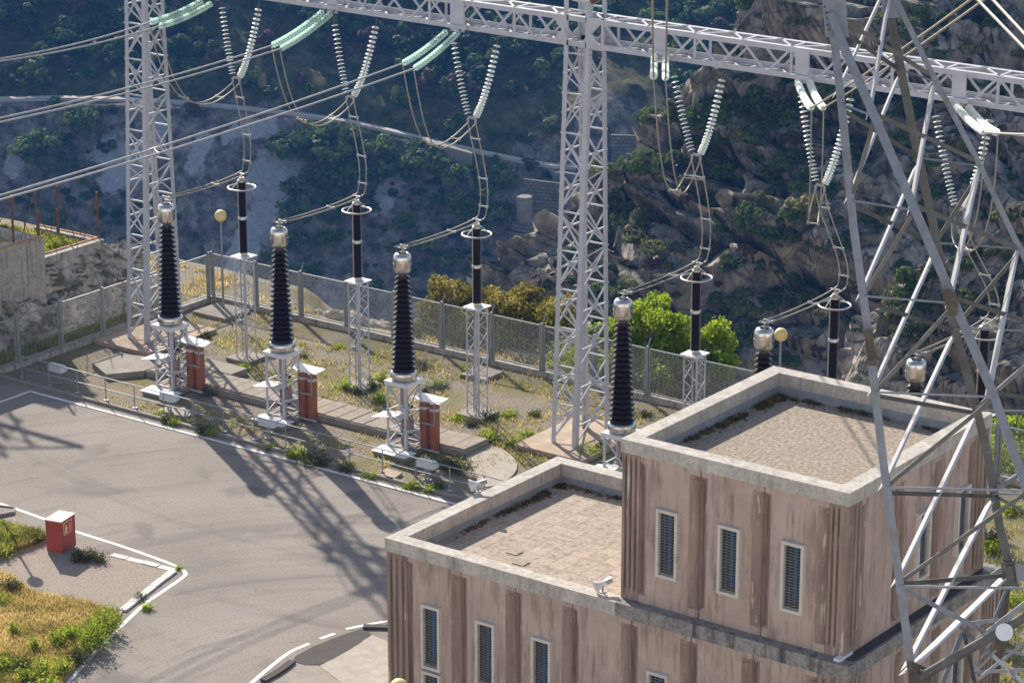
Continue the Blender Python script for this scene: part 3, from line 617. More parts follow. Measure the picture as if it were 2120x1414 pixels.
scrub = []
for gx in np.arange(-110, 90, 2.2):
    for gy in np.arange(340, 440, 2.2):
        x = gx + RNG.uniform(-1.1, 1.1); y = gy + RNG.uniform(-1.1, 1.1); d, rz = road_info(np.float64(x), np.float64(y)); d = float(d)
        if d > -1.9: continue
        n1 = float(fbm(np.array([x / 13.0]), np.array([y / 18.0]), 4, 71)[0])
        pxx = 1060 + FPX * x / (y * cp + 40)
        if n1 < (0.06 if pxx < 560 else -0.10 if pxx < 1000 else -0.05) or RNG.random() < 0.30: continue
        z = float(hill_z(np.array([x]), np.array([y]))[0]); r = RNG.uniform(0.5, 1.5)
        p = loc_xy(x, y); scrub.append((p[0], p[1], z + r * 0.35, r, RNG.integers(6)))
fill(scrub, 'undergrowth', M['leaf_far'])
# the crowns one can tell apart below the road: x, y of the foot, crown radius in metres
FT = [(80, 345, 3.6), (60, 318, 2.4), (100, 322, 2.6), (160, 275, 2.6), (185, 270, 2.0), (600, 335, 3.2), (640, 345, 3.6), (665, 310, 2.6), (690, 345, 2.8), (720, 300, 2.0), (790, 345, 2.8), (830, 370, 3.4), (870, 350, 3.0), (900, 375, 3.0), (770, 390, 2.4), (720, 400, 2.8), (680, 390, 2.4), (620, 410, 2.6), (650, 430, 2.4), (940, 390, 2.4), (1035, 385, 2.4), (1000, 420, 2.0), (955, 450, 2.4), (925, 430, 2.2), (980, 490, 2.6), (1030, 470, 2.2), (700, 440, 2.2), (760, 450, 2.0), (610, 470, 2.6), (1275, 440, 3.4), (1300, 420, 2.8), (1265, 470, 3.0), (1250, 400, 2.2), (400, 235, 1.6), (600, 520, 2.4), (690, 510, 2.0), (840, 480, 2.2), (880, 530, 2.4), (930, 560, 2.2), (1080, 540, 2.4), (1110, 580, 2.2), (640, 590, 2.4), (150, 360, 1.6), (405, 250, 1.2), (1100, 352, 1.3), (860, 320, 1.6)]
names = None
proto = {}
for i, (x, y, r) in enumerate(FT):
    p = cast(x, y, [hill_bvh])
    if p is None: continue
    red = i in (33, 43, 44)
    k = ('r' if red else 'g', i % 3)
    if k not in proto:
        rg = np.random.default_rng(500 + i); P, d = crown_pts(rg, (1, 1, 0.9), 620, 11); P[:, 2] += 0.75
        o = leafy('far_tree', P, d, 0.17, M['leaf_red' if red else 'leaf_far2'], rng=rg); proto[k] = o
    else: o = proto[k].copy(); COL.objects.link(o)
    r *= 1.22; o.location = p; o.scale = (r, r, r * RNG.uniform(0.8, 1.05)); o.rotation_euler = (0, 0, RNG.uniform(0, 6.28))
    if red: tag(o, 'bare reddish tree standing beside the pale track on the far slope', 'tree', 'reddish trees on the far slope')
    else: tag(o, 'rounded dark green tree standing by itself on the far slope', 'tree', 'dark green trees on the far slope below the track')

# ---- masonry and ruins on the far bank
def far_wall(name, label, cat, pts, h, th, mat, dz=0.0, top=None):
    q = [cast(x, y, [hill_bvh]) for x, y in pts]; m = MB()
    for i, (a, b) in enumerate(zip(q[:-1], q[1:])):
        za, zb = a[2] + dz, b[2] + dz; d = unit(b - a); back = FH * th
        v = [a, b, b + back, a + back]; lo = [np.array([p[0], p[1], z - 3.0]) for p, z in zip(v, (za, zb, zb, za))]; hi = [np.array([p[0], p[1], z + h]) for p, z in zip(v, (za, zb, zb, za))]
        m.add(lo + hi, [(3, 2, 1, 0), (4, 5, 6, 7), (0, 1, 5, 4), (1, 2, 6, 5), (2, 3, 7, 6), (3, 0, 4, 7)])
    return tag(m.build(name, mat), label, cat)
far_wall('retaining_wall', 'pale grey block retaining wall holding up the far track', 'wall', [(884, 322), (930, 332), (978, 345)], 2.0, 1.5, M['conc'])
far_wall('stone_wall', 'square dark masonry wall set in the rock above the far track', 'wall', [(1265, 340), (1336, 343)], 4.6, 0.5, M['masonry'])
far_wall('stone_wall', 'long stained masonry wall under the track beside the round tank', 'wall', [(1085, 440), (1130, 446), (1180, 452), (1240, 455)], 5.2, 0.5, M['masonry'])
p = cast(1086, 462, [hill_bvh]) - FH * 2.0
T_ = thing('round_tank', 'pale cylindrical concrete tank on a ruined base across the gorge', 'tank', p)
m = MB(); m.lathe([(0, 4.7), (1.12, 4.7), (1.2, 4.55), (1.2, 0.9), (1.1, 0.75), (0, 0.75)], p, 28); m.build('tank', M['tank'], T_, smooth=40)
m = MB(); m.box(p[0] - 1.5, p[1] - 1.3, p[2] - 2.5, p[0] + 1.5, p[1] + 1.3, p[2] + 0.75); m.box(p[0] - 2.2, p[1] - 1.9, p[2] - 3.5, p[0] + 1.9, p[1] + 1.8, p[2] - 0.5); m.build('base', M['masonry'], T_)
far_wall('ruined_wall', 'low broken masonry ruin deep in the gorge behind the trees', 'wall', [(1040, 604), (1075, 602)], 2.2, 2.0, M['masonry'])

# ---- scrub on the cliffs
CB = []
def bush_px(x, y): return cast(x, y, [cl1, cl2])
rb = np.random.default_rng(77)
spots = [(1330, 465, 1.9), (1290, 470, 1.3), (1220, 520, 1.6), (1170, 560, 1.5), (1500, 300, 1.8), (1590, 245, 2.0), (1560, 300, 1.4), (1490, 330, 1.2), (1440, 300, 1.2), (1400, 345, 1.4), (1375, 350, 1.3), (1450, 345, 1.5), (1360, 345, 1.1), (1500, 480, 1.6), (1560, 470, 2.0), (1600, 500, 1.8), (1470, 530, 1.4), (1510, 560, 1.8), (1345, 560, 1.5), (1350, 600, 1.2), (1400, 620, 1.3), (1240, 600, 1.3), (1180, 590, 1.4), (1130, 600, 1.3), (1640, 300, 1.6), (1600, 380, 1.5), (1690, 120, 1.5), (1660, 60, 1.6), (1840, 640, 1.2), (1850, 660, 1.2), (1870, 700, 1.3), (2030, 540, 1.4), (2060, 530, 1.3), (2000, 560, 1.1), (1905, 610, 1.0), (2100, 460, 1.3), (2080, 620, 1.1), (1930, 690, 1.1), (1640, 620, 1.6), (1700, 660, 1.5), (1600, 640, 1.6), (1540, 620, 1.4), (1640, 760, 1.4), (1540, 700, 1.5), (1580, 560, 1.5), (1640, 460, 1.5), (1760, 640, 1.5), (1740, 520, 1.4), (1960, 60, 1.8), (1900, 40, 1.8), (2000, 20, 2.0), (2060, 60, 1.8), (1830, 110, 1.5), (2100, 300, 1.6), (2000, 380, 1.6), (1880, 200, 1.3), (1780, 300, 1.2)]
spots += [(rb.uniform(1180, 2110), rb.uniform(20, 760), rb.uniform(0.55, 2.1) ** 1.15) for _ in range(235)]
proto = []
for i in range(4):
    rg = np.random.default_rng(900 + i); P, d = crown_pts(rg, (1, 1, 0.8), 520, 10); P[:, 2] += 0.45
    proto.append([leafy('cliff_shrub', P, d, 0.17, M[('leaf_cliff', 'leaf_far2', 'leaf_dull', 'leaf_red')[i]], rng=rg), False])
LB = [('olive green shrub growing out of the granite cliff', 'olive green shrubs on the cliff'), ('dark green shrub growing in a crack of the granite cliff', 'dark green shrubs on the cliff'), ('dull grey-green shrub clinging to the granite cliff', 'dull green shrubs on the cliff'), ('leafless reddish shrub on a ledge of the granite cliff', 'reddish shrubs on the cliff')]
for i, (x, y, r) in enumerate(spots):
    p = bush_px(x, y)
    if p is None: continue
    k = 3 if i in (18, 24) or (i > 57 and rb.random() < 0.07) else (0 if rb.random() < 0.30 else 1 if rb.random() < 0.65 else 2)
    if not proto[k][1]: o = proto[k][0]; proto[k][1] = True
    else: o = proto[k][0].copy(); COL.objects.link(o)
    o.location = p; s_ = r * (1.0 if y < 560 and x < 1800 else 0.75); o.scale = (s_, s_, s_ * rb.uniform(0.75, 1.1)); o.rotation_euler = (0, 0, rb.uniform(0, 6.28))
    tag(o, LB[k][0], 'shrub', LB[k][1])
for o, used in proto:
    if not used: bpy.data.objects.remove(o)
# ================================================================ UTILITY BUILDING
X0, X1, Y0, Y1 = -43.11, -29.54, 52.98, 60.55      # lower block, outside of its parapet
UX0, UX1, UY0, UY1 = -36.10, -29.86, 53.30, 60.22  # upper block
ZL, ZU = 6.12, 10.18
B = thing('substation_building', 'pink rendered two-level flat-roofed building with narrow barred windows', 'building', ((X0 + X1) / 2, (Y0 + Y1) / 2, 0))
def cap(name, x0, y0, x1, y1, zt, th, wd, mat):
    m = MB(); zb = zt - th
    for sgm in (((x0, y0), (x1, y0), (x1 - wd, y0 + wd), (x0 + wd, y0 + wd)), ((x1, y0), (x1, y1), (x1 - wd, y1 - wd), (x1 - wd, y0 + wd)), ((x1, y1), (x0, y1), (x0 + wd, y1 - wd), (x1 - wd, y1 - wd)), ((x0, y1), (x0, y0), (x0 + wd, y0 + wd), (x0 + wd, y1 - wd))):
        m.prism(list(sgm), zb, zt)
    return m.build(name, mat, B)
I = 0.16
m = MB(); m.box(X0 + I, Y0 + I, 0, X1 - I, Y1 - I, ZL - 0.72); m.build('lower_wall', M['groove'], B)
m = MB(); m.box(UX0 + I, UY0 + I, ZL - 0.9, UX1 - I, UY1 - I, ZU - 0.78); m.build('upper_wall', M['groove'], B)
cap('parapet', UX0, UY0, UX1, UY1, ZU, 0.33, 0.42, M['cap'])
# lower parapet: open roof on the left, ledge round the upper block
m = MB(); w_ = 0.42; zb = ZL - 0.35
m.prism([(X0, Y0), (UX0 + 0.1, Y0), (UX0 + 0.1, Y0 + w_), (X0 + w_, Y0 + w_)], zb, ZL)
m.prism([(X0, Y0), (X0 + w_, Y0 + w_), (X0 + w_, Y1 - w_), (X0, Y1)], zb, ZL)
m.prism([(X0, Y1), (X0 + w_, Y1 - w_), (UX0 + 0.1, Y1 - w_), (UX0 + 0.1, Y1)], zb, ZL)
m.build('parapet', M['cap'], B)
m = MB(); m.prism([(UX0 + 0.1, Y0), (X1, Y0), (X1 - w_, Y0 + w_), (UX0 + 0.1, Y0 + w_)], zb, ZL); m.build('ledge', M['ledge'], B)
m = MB(); m.prism([(X1, Y0), (X1, Y1), (X1 - w_, Y1), (X1 - w_, Y0 + w_)], zb, ZL - 0.003); m.prism([(UX0 + 0.1, Y1 - w_), (X1 - w_, Y1 - w_), (X1 - w_, Y1), (UX0 + 0.1, Y1)], zb, ZL - 0.003)
le = m.build('ledge', M['ledge'], B)
m = MB(); m.box(X1 - w_ + 0.05, Y0 + 0.35, ZL - 0.01, X1 - 0.08, Y1 - 0.25, ZL + 0.012); m.build('roofing_felt', M['tar'], le)
m = MB(); m.box(UX1 - 0.15, Y0 + 0.12, ZL + 0.0, UX1 + 0.02, Y0 + 0.72, ZL + 0.07); m.build('flashing', M['sheet'], B)
# inner faces under the caps (flashing), roofs
def inner(x0, y0, x1, y1, z0, z1, name):
    m = MB(); t_ = 0.05; o_ = 0.40
    m.box(x0 + o_ - t_, y0 + o_, z0, x0 + o_, y1 - o_, z1); m.box(x1 - o_, y0 + o_, z0, x1 - o_ + t_, y1 - o_, z1)
    m.box(x0 + o_, y0 + o_ - t_, z0, x1 - o_, y0 + o_, z1); m.box(x0 + o_, y1 - o_, z0, x1 - o_, y1 - o_ + t_, z1)
    return m.build(name, M['flash'], B)
inner(UX0, UY0, UX1, UY1, ZU - 0.62, ZU - 0.33, 'flashing'); inner(X0, Y0, UX0 + 0.75, Y1, ZL - 0.60, ZL - 0.35, 'flashing')
m = MB(); m.box(UX0 + 0.40, UY0 + 0.40, ZU - 0.75, UX1 - 0.40, UY1 - 0.40, ZU - 0.58); m.build('gravel_roof', M['roof_gravel'], B)
m = MB(); m.box(X0 + 0.40, Y0 + 0.40, ZL - 0.7, UX0 + 0.3, Y1 - 0.40, ZL - 0.57); tr = m.build('tiled_roof', M['roof_tiles'], B)
for (x, y) in ((1068, 1142), (1082, 1164)):
    p = at(x, y, 'z', ZL - 0.57); m = MB(); a = RNG.uniform(-.1, .1); c_, s_ = math.cos(a) * .17, math.sin(a) * .17
    m.plate([(p[0] - c_, p[1] - .22, ZL - .555), (p[0] + c_, p[1] - .22, ZL - .56), (p[0] + c_, p[1] + .1, ZL - .545), (p[0] - c_, p[1] + .1, ZL - .54)], 0.02); m.build('loose_tile', M['roof_tiles'], tr)
# facades: panels with sunk grooves at the joints and fluted corners
def skin(o, d, n, prof, z0, z1, zt, name, mat, zb=None, dark=()):   # prof: (s, depth) along d, depth inwards; grooves die out at zt
    rows = [(z0, 1.0 if zb is None else 0.0)] + ([] if zb is None else [(zb - 0.12, 0.0), (zb, 1.0)]) + [(zt, 1.0), (zt + 0.16, 0.0), (z1, 0.0)]
    V = []; k = len(prof); F = []
    for z, g in rows:
        for s_, dep in prof: V.append((o[0] + d[0] * s_ - n[0] * dep * g, o[1] + d[1] * s_ - n[1] * dep * g, z))
    nr = len(rows)
    for i in range(nr - 1):
        for j in range(k - 1): F.append((i * k + j, i * k + j + 1, (i + 1) * k + j + 1, (i + 1) * k + j))
    b = len(V)       # closed back
    for z in (z0, z1):
        for s_, dep in prof: V.append((o[0] + d[0] * s_ - n[0] * 0.18, o[1] + d[1] * s_ - n[1] * 0.18, z))
    for j in range(k - 1):
        F += [(j + 1, j, b + j, b + j + 1), ((nr - 1) * k + j, (nr - 1) * k + j + 1, b + k + j + 1, b + k + j)]
    F += [(0, (nr - 1) * k, b + k, b), ((nr - 1) * k + k - 1, k - 1, b + k - 1, b + 2 * k - 1)]
    for i in range(1, nr - 1): pass
    m = MB(); m.add(V, F); o_ = m.build(name, mat, B)
    if dark:
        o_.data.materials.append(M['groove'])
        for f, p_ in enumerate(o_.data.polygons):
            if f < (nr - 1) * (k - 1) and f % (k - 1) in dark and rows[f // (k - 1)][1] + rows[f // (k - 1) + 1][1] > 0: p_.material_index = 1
    return o_
def facade(o, d, n, S0, S1, joints, z0, z1, zt, zb=None, fl0=True, fl1=True):
    G = 0.12; gl, gr = 0.31, 0.19
    def flute(a, b):
        pr = [(a, 0.0)]; k = 3; st = (b - a) / (k + 0.5)
        for i in range(k):
            c = a + st * (i + 0.75); pr += [(c - st * .26, 0.0), (c - st * .20, 0.075), (c + st * .20, 0.075), (c + st * .26, 0.0)]
        return pr + [(b, 0.0)]
    cuts = [S0 if not fl0 else joints[0]] + list(joints[1 if fl0 else 0: len(joints) - (1 if fl1 else 0)]) + [joints[-1] if fl1 else S1]
    for a, b in zip(cuts[:-1], cuts[1:]):
        pr = [(a + 0.016, G + .05), (a + 0.03, G), (a + gr, 0.0), (b - gl, 0.0), (b - 0.05, G), (b - 0.016, G + .05)]
        skin(o, d, n, pr, z0, z1, zt, 'wall_panel', M['render'], zb, (0, 1, 3, 4))
        # the sunk splays are darker brown with pale lime runs: own faces, own material slot
    if fl0: skin(o, d, n, flute(S0, joints[0]), z0, z1 - 0.02, z1 - 0.19, 'corner_ribs', M['groove'], zb)
    if fl1: skin(o, d, n, flute(joints[-1], S1), z0, z1 - 0.02, z1 - 0.19, 'corner_ribs', M['groove'], zb)
cd_ = 0.03
jl = [-42.42, -40.70, -38.99, -37.27, -35.53, -33.83, -32.10, -30.36]
facade((0, Y0 + cd_, 0), (1, 0, 0), (0, -1, 0), X0 + cd_, X1 - cd_, jl, 0.05, ZL - 0.35, ZL - 0.64)
ju = [-35.57, -33.85, -32.11, -30.37]
facade((0, UY0 + cd_, 0), (1, 0, 0), (0, -1, 0), UX0 + cd_, UX1 - cd_, ju, ZL + 0.0, ZU - 0.33, ZU - 0.64, ZL + 0.32)
jr = [53.95, 55.80, 57.70, 59.45]
facade((UX1 - cd_ + .005, 0, 0), (0, 1, 0), (1, 0, 0), UY0 + cd_ + .005, UY1 - cd_, jr, ZL + 0.0, ZU - 0.33, ZU - 0.64, ZL + 0.25)
jr2 = [53.7, 55.5, 57.3, 59.1, 59.9]
facade((X1 - cd_ + .005, 0, 0), (0, 1, 0), (1, 0, 0), Y0 + cd_ + .005, Y1 - cd_, jr2, 0.05, ZL - 0.35, ZL - 0.64)
m = MB(); m.box(X0 + .1, Y0 + .2, 0.05, X0 + .17, Y1 - .1, ZL - .35); m.box(X0 + .1, Y1 - .17, 0.05, X1 - .2, Y1 - .1, ZL - .35); m.build('rear_wall', M['render'], B)
m = MB(); m.box(UX0 + .1, UY0 + .2, ZL - .3, UX0 + .17, UY1 - .1, ZU - .33); m.box(UX0 + .1, UY1 - .17, ZL - .3, UX1 - .2, UY1 - .1, ZU - .33); m.build('rear_wall', M['render'], B)
def window(o, d, n, sc_, z0, z1, wd=0.60):
    o, d, n = (np.asarray(q, float) for q in (o, d, n)); zv = np.array([0, 0, 1.0])
    def P(s_, dep, z): return o + d * (sc_ + s_) + n * dep + zv * z
    def bx(m, s0, s1, d0, d1, za, zb_):
        v = [P(s_, q, z) for z in (za, zb_) for q in (d0, d1) for s_ in (s0, s1)]
        m.add(v, [(0, 2, 3, 1), (4, 5, 7, 6), (0, 1, 5, 4), (1, 3, 7, 5), (3, 2, 6, 7), (2, 0, 4, 6)])
    f = 0.075; h = wd / 2
    m = MB(); bx(m, -h + f, h - f, 0.004, 0.012, z0 + f, z1 - f); wn = m.build('window', M['glass_dark'], B)
    m = MB(); bx(m, -h, -h + f, -.02, .13, z0, z1); bx(m, h - f, h, -.02, .13, z0, z1); bx(m, -h + f, h - f, -.02, .13, z0, z0 + f); bx(m, -h + f, h - f, -.02, .13, z1 - f, z1); m.build('frame', M['frame_white'], wn)
    m = MB(); bx(m, -0.02 if n[1] else -0.12, 0.10, 0.014, 0.022, z0 + f + 0.14, z1 - f); m.build('curtain', M['curtain'], wn)
    m = MB(); nb = int((z1 - z0 - 2 * f) / 0.072)
    for i in range(nb + 1): z = z0 + f + (i + .5) * (z1 - z0 - 2 * f) / (nb + 1); bx(m, -h + f, h - f, 0.060, 0.068, z - .006, z + .006)
    for s_ in np.linspace(-h + f, h - f, 4)[1:-1]: bx(m, s_ - .003, s_ + .003, 0.069, 0.075, z0 + f, z1 - f)
    m.build('grille', M['grille'], wn)
    m = MB(); bx(m, -h + f, h - f, 0.0125, 0.05, z0 + f, z0 + f + 0.05); m.build('sill', M['conc'], wn)
for u in (-34.71, -32.98, -31.25): window((0, UY0 + cd_, 0), (1, 0, 0), (0, -1, 0), u, 6.95, 8.68)
for w in (56.83, 58.80): window((UX1 - cd_, 0, 0), (0, 1, 0), (1, 0, 0), w, 6.97, 8.70)
for u in (-41.60, -39.87, -38.14, -34.70): window((0, Y0 + cd_, 0), (1, 0, 0), (0, -1, 0), u, 2.88, 4.63)
for u in (-41.60,): window((0, Y0 + cd_, 0), (1, 0, 0), (0, -1, 0), u, 1.05, 2.80)
for w in (58.2,): window((X1 - cd_, 0, 0), (0, 1, 0), (1, 0, 0), w, 2.9, 4.6)
# black cable trailing along the lower roof's edge
pts = [at(x, y, 'z', ZL - 0.55) for x, y in ((1175, 992), (1190, 1000), (1210, 1004), (1230, 1004), (1248, 1008), (1258, 1016), (1272, 1023), (1290, 1026))]
m = MB(); m.tube(smooth_path(pts, 4) if False else np.array(pts), 0.025, 6); tag(m.build('cable', M['dark'], smooth=60), 'black cable trailing over the tiled roof to the taller block', 'cable')
# moss and weeds along the roof edges
def moss(lines, z, name, n, h):
    P = []; 
    for (a, b) in lines:
        a = np.array([*a, z]); b = np.array([*b, z])
        for _ in range(n):
            t_ = RNG.random(); p = a + (b - a) * t_; p[:2] += np.abs(RNG.normal(size=2)) * np.array([0.10, -0.10]); p[2] = z + abs(RNG.normal()) * h; 
            if vnoise(np.array([p[0] * 2.2]), np.array([p[1] * 2.2]), 4)[0] > 0.42: P.append(p)
    P = np.array(P); o = link_mesh(name, cards(P, 0.07, RNG), quads(len(P)), M['moss']); tag(o, kind='stuff')
moss([((UX0 + .46, UY0 + .5), (UX0 + .46, UY1 - .5)), ((UX0 + .5, UY0 + 3.5), (UX0 + .6, UY1 - .5)), ((UX0 + .4, UY1 - .46), (UX1 - .6, UY1 - .46))], ZU - 0.575, 'moss', 600, 0.03)
moss([((1640, 803), (1960, 884)), ((1180, 988), (1275, 1012)), ((890, 1110), (1172, 985))], ZL - 0.0 if False else ZU - 0.73, 'moss', 0, 0.03) if False else None
moss([((X0 + .46, Y0 + .5), (X0 + .46, Y1 - .5)), ((X0 + .4, Y1 - .46), (UX0 + .1, Y1 - .46)), ((X0 + .5, Y0 + 4.5), (X0 + .6, Y1 - .5))], ZL - 0.565, 'moss', 420, 0.025)
# horn loudspeakers on the parapet
def horn(p, yaw, label):
    T_ = thing('horn_loudspeaker', label, 'loudspeaker', p); p = np.asarray(p, float)
    d = np.array([math.cos(yaw), math.sin(yaw), -0.35]); d = unit(d)
    m = MB(); m.lathe([(0.0, 0.0), (0.05, 0.0), (0.055, 0.10), (0.07, 0.16), (0.11, 0.24), (0.165, 0.30), (0.172, 0.315), (0.155, 0.30), (0.10, 0.235), (0.05, 0.18), (0, 0.17)], (0, 0, 0), 20)
    q = Vector((0, 0, 1)).rotation_difference(Vector(d)).to_matrix(); V = np.concatenate(m.v) @ np.array(q).T + p + np.array([0, 0, 0.24]) - d * 0.1; m.v = [V]; m.build('horn', M['lampgrey'], T_, smooth=40)
    m = MB(); b = p + np.array([0, 0, 0.24]) - d * 0.17; m.bar(b - d * 0.07, b + d * 0.09, 0.10, 0.12); m.build('driver', M['fence'], T_)
    m = MB(); m.bar(p + [0, 0, 0.0], p + [0, 0, 0.26], 0.035); m.box(p[0] - .07, p[1] - .07, p[2] + 0.001, p[0] + .07, p[1] + .07, p[2] + .02); m.build('bracket', M['fence'], T_)
horn(at(990, 1018, 'z', ZL), math.radians(205), 'grey horn loudspeaker on the parapet corner overlooking the yard')
horn(at(1248, 1226, 'z', ZL), math.radians(235), 'grey horn loudspeaker on the front parapet beside the taller block')

# ================================================================ GLOBE LAMPS
def globe_lamp(p, zc, label, r=0.235):
    T_ = thing('globe_lamp', label, 'lamp post', (p[0], p[1], 0), 'globe lamps')
    m = MB(); m.lathe([(0, 0.02), (0.09, 0.02), (0.09, 0.05), (0.045, 0.06), (0.038, zc - r - 0.03), (0.07, zc - r - 0.02), (0.07, zc - r + 0.03), (0, zc - r + 0.03)], (p[0], p[1], 0), 14); m.build('pole', M['fence'], T_, smooth=40)
    m = MB(); th = np.linspace(-math.pi / 2, math.pi / 2, 15); m.lathe([(max(r * math.cos(a), 0), zc + r * math.sin(a)) for a in th], (p[0], p[1], 0), 26); m.build('globe', M['globe'], T_, smooth=180)
globe_lamp((-73.32, 80.27), 3.84, 'cream globe lamp on a thin post in the far fence corner')
globe_lamp((-47.7, 80.0), 3.84, 'cream globe lamp rising behind the taller roof parapet')
p = at(826, 1423, 'z', 3.84); globe_lamp(p, 3.84, 'cream globe lamp in front of the lower facade, only its top showing')
p = at(-14, 1062); globe_lamp(p, 3.84, 'cream globe lamp standing on the island beside the meadow strip')

# ================================================================ RED HYDRANT CABINET
p0 = np.array([-60.43, 57.78]); p1 = np.array([-59.93, 57.90]); p2 = np.array([-60.17, 58.78])
R_ = thing('hydrant_cabinet', 'red fire hydrant cabinet with pale lid on the gravel island', 'cabinet', (-60.2, 58.3, 0))
e1 = unit(p1 - p0); e2 = np.array([-e1[1], e1[0]]); A_ = p0; W_, D_ = 0.56, 0.80
def rc(a, b): return tuple(A_ + e1 * a + e2 * b)
m = MB(); m.prism([rc(0.02, 0.02), rc(W_ - .02, 0.02), rc(W_ - .02, D_ - .02), rc(.02, D_ - .02)], 0, 0.12); m.build('plinth', M['conc'], R_)
m = MB(); m.prism([rc(0, 0), rc(W_, 0), rc(W_, D_), rc(0, D_)], 0.10, 1.12); m.build('body', M['red'], R_)
m = MB(); m.prism([rc(-.02, -.02), rc(W_ + .02, -.02), rc(W_ + .02, D_ + .02), rc(-.02, D_ + .02)], 1.12, 1.155); m.build('lid', M['red_lid'], R_)
def face(a0, a1, z0, z1, k): return [np.array([*(A_ + e1 * (W_ + k) + e2 * a), z]) for a, z in ((a0, z0), (a1, z0), (a1, z1), (a0, z1))]
m = MB(); m.plate(face(0.12, 0.60, 0.66, 1.06, 0.006), 0.010); sg = m.build('sign', M['sign_cream'], R_)
m = MB(); m.plate(face(0.145, 0.575, 0.685, 1.035, 0.013), 0.006); m.build('sign_panel', M['sign_red'], sg)
m = MB()
for (a0, a1, z0, z1) in ((0.20, 0.30, 0.73, 0.90), (0.215, 0.285, 0.90, 0.945), (0.235, 0.265, 0.945, 0.975), (0.30, 0.335, 0.83, 0.87), (0.185, 0.315, 0.715, 0.735)): m.plate(face(a0, a1, z0, z1, 0.018), 0.004)
for i, zf in enumerate((0.0, 0.075, 0.15)):      # flame tongues
    pts = [np.array([*(A_ + e1 * (W_ + .018) + e2 * a), z + zf]) for a, z in ((0.40, 0.735), (0.455, 0.76), (0.43, 0.785), (0.50, 0.83), (0.47, 0.79), (0.505, 0.765))]
    m.plate(pts, 0.004)
m.build('sign_symbol', M['sign_cream'], sg)
# ================================================================ GANTRY
G_ = thing('lattice_gantry', 'pale grey lattice gantry of two towers and a long truss beam', 'gantry', (-53.2, 76.0, 0))
ZB0, ZB1, GY0, GY1 = 13.80, 14.80, 75.60, 76.58
def column(u0, u1, top=18.5):
    w0b, w1b = 74.98, 76.98; zj = 13.6
    def corner(i, z):
        t_ = min(z / zj, 1.0); u = (u0, u1)[i % 2 if i < 2 else 1 - i % 2]
        w = (w0b + (GY0 - w0b) * t_) if i < 2 else (w1b + (GY1 - w1b) * t_); return np.array([u, w, z])
    ctr = np.array([(u0 + u1) / 2, 76.0, 0])
    for i in range(4):
        m = MB(); a = corner(i, 0.12); b = corner(i, zj); c_ = corner(i, top); a0 = np.array([ctr[0] - a[0], 0, 0]); a1 = np.array([0, ctr[1] - a[1], 0])
        m.angle(a, b, 0.17, 0.02, a0, a1); m.angle(b, c_, 0.17, 0.02, a0, a1); m.build('column_leg', M['steel_paint'], G_)
    lv = np.linspace(0.25, 13.55, 11)
    for f, (i, j) in enumerate(((0, 1), (1, 2), (3, 2), (0, 3))):
        for k in range(10):
            za, zb = lv[k], lv[k + 1]; zm = (za + zb) / 2
            A, Bq, Cq, D = corner(i, za), corner(j, za), corner(i, zb), corner(j, zb)
            nin = unit(ctr + [0, 0, zm] - (A + D) / 2) * 0.03
            m = MB()
            if f in (1, 3):      # wide faces: crosses meeting in a knot plate, struts at the knots
                m.bar(A + nin, D + nin, 0.05, 0.05); m.bar(Bq - nin * 0.4, Cq - nin * 0.4, 0.05, 0.05); c_ = (A + D) / 2
                m.plate([c_ + [0, -.10, -.10], c_ + [0, .10, -.10], c_ + [0, .10, .10], c_ + [0, -.10, .10]], 0.02)
                m.bar(corner(i, zm), corner(j, zm), 0.05, 0.05)
            else:
                if k % 2 == 0: m.bar(A + nin, D + nin, 0.06, 0.05)
                else: m.bar(Bq + nin, Cq + nin, 0.06, 0.05)
                m.bar(Cq + nin, D + nin, 0.055, 0.05); m.bar(corner(i, zm) + nin, corner(j, za if k % 2 else zb) + nin, 0.045, 0.045)
            m.build('cross_brace', M['steel_paint'], G_)
    m = MB(); m.prism([(u0 - .9, w0b - .9), (u1 + .9, w0b - .9), (u1 + .9, w1b + .9), (u0 - .9, w1b + .9)], -0.1, 0.16); m.build('plinth', M['slab'], G_)
    # gusset plates where the beam meets the column
    for w in (GY0 - 0.012, GY1 + 0.012):
        for (zc, s_) in ((ZB0, 1), (ZB1, -1)):
            for (uc, sd) in ((u0, -1), (u1, 1)):
                m = MB(); m.plate([(uc + sd * 0.55, w, zc), (uc - sd * 0.12, w, zc), (uc - sd * 0.12, w, zc + s_ * 0.5), (uc + sd * 0.08, w, zc + s_ * 0.5)], 0.014); m.build('gusset_plate', M['steel_paint'], G_)
    # head frame above the beam
    m = MB()
    for k in range(3):
        z = ZB1 + 0.2 + k * 1.1
        for i, j in ((0, 1), (1, 2), (2, 3), (3, 0)): m.bar(corner(i, z), corner(j, z + 1.1 if (i + k) % 2 else z), 0.055)
    m.build('head_brace', M['steel_paint'], G_)
column(-73.45, -72.43); column(-53.65, -52.63); column(-33.6, -32.6)
BU0, BU1 = -73.5, -32.55
for (w, z, a, b) in ((GY0, ZB1, 1, -1), (GY0, ZB0, 1, 1), (GY1, ZB1, -1, -1), (GY1, ZB0, -1, 1)):
    m = MB(); m.angle((BU0, w, z), (BU1, w, z), 0.17, 0.02, (0, a, 0), (0, 0, b)); m.build('beam_chord', M['steel_paint'], G_)
nb = 46; us = np.linspace(BU0, BU1, nb + 1); rest = MB()
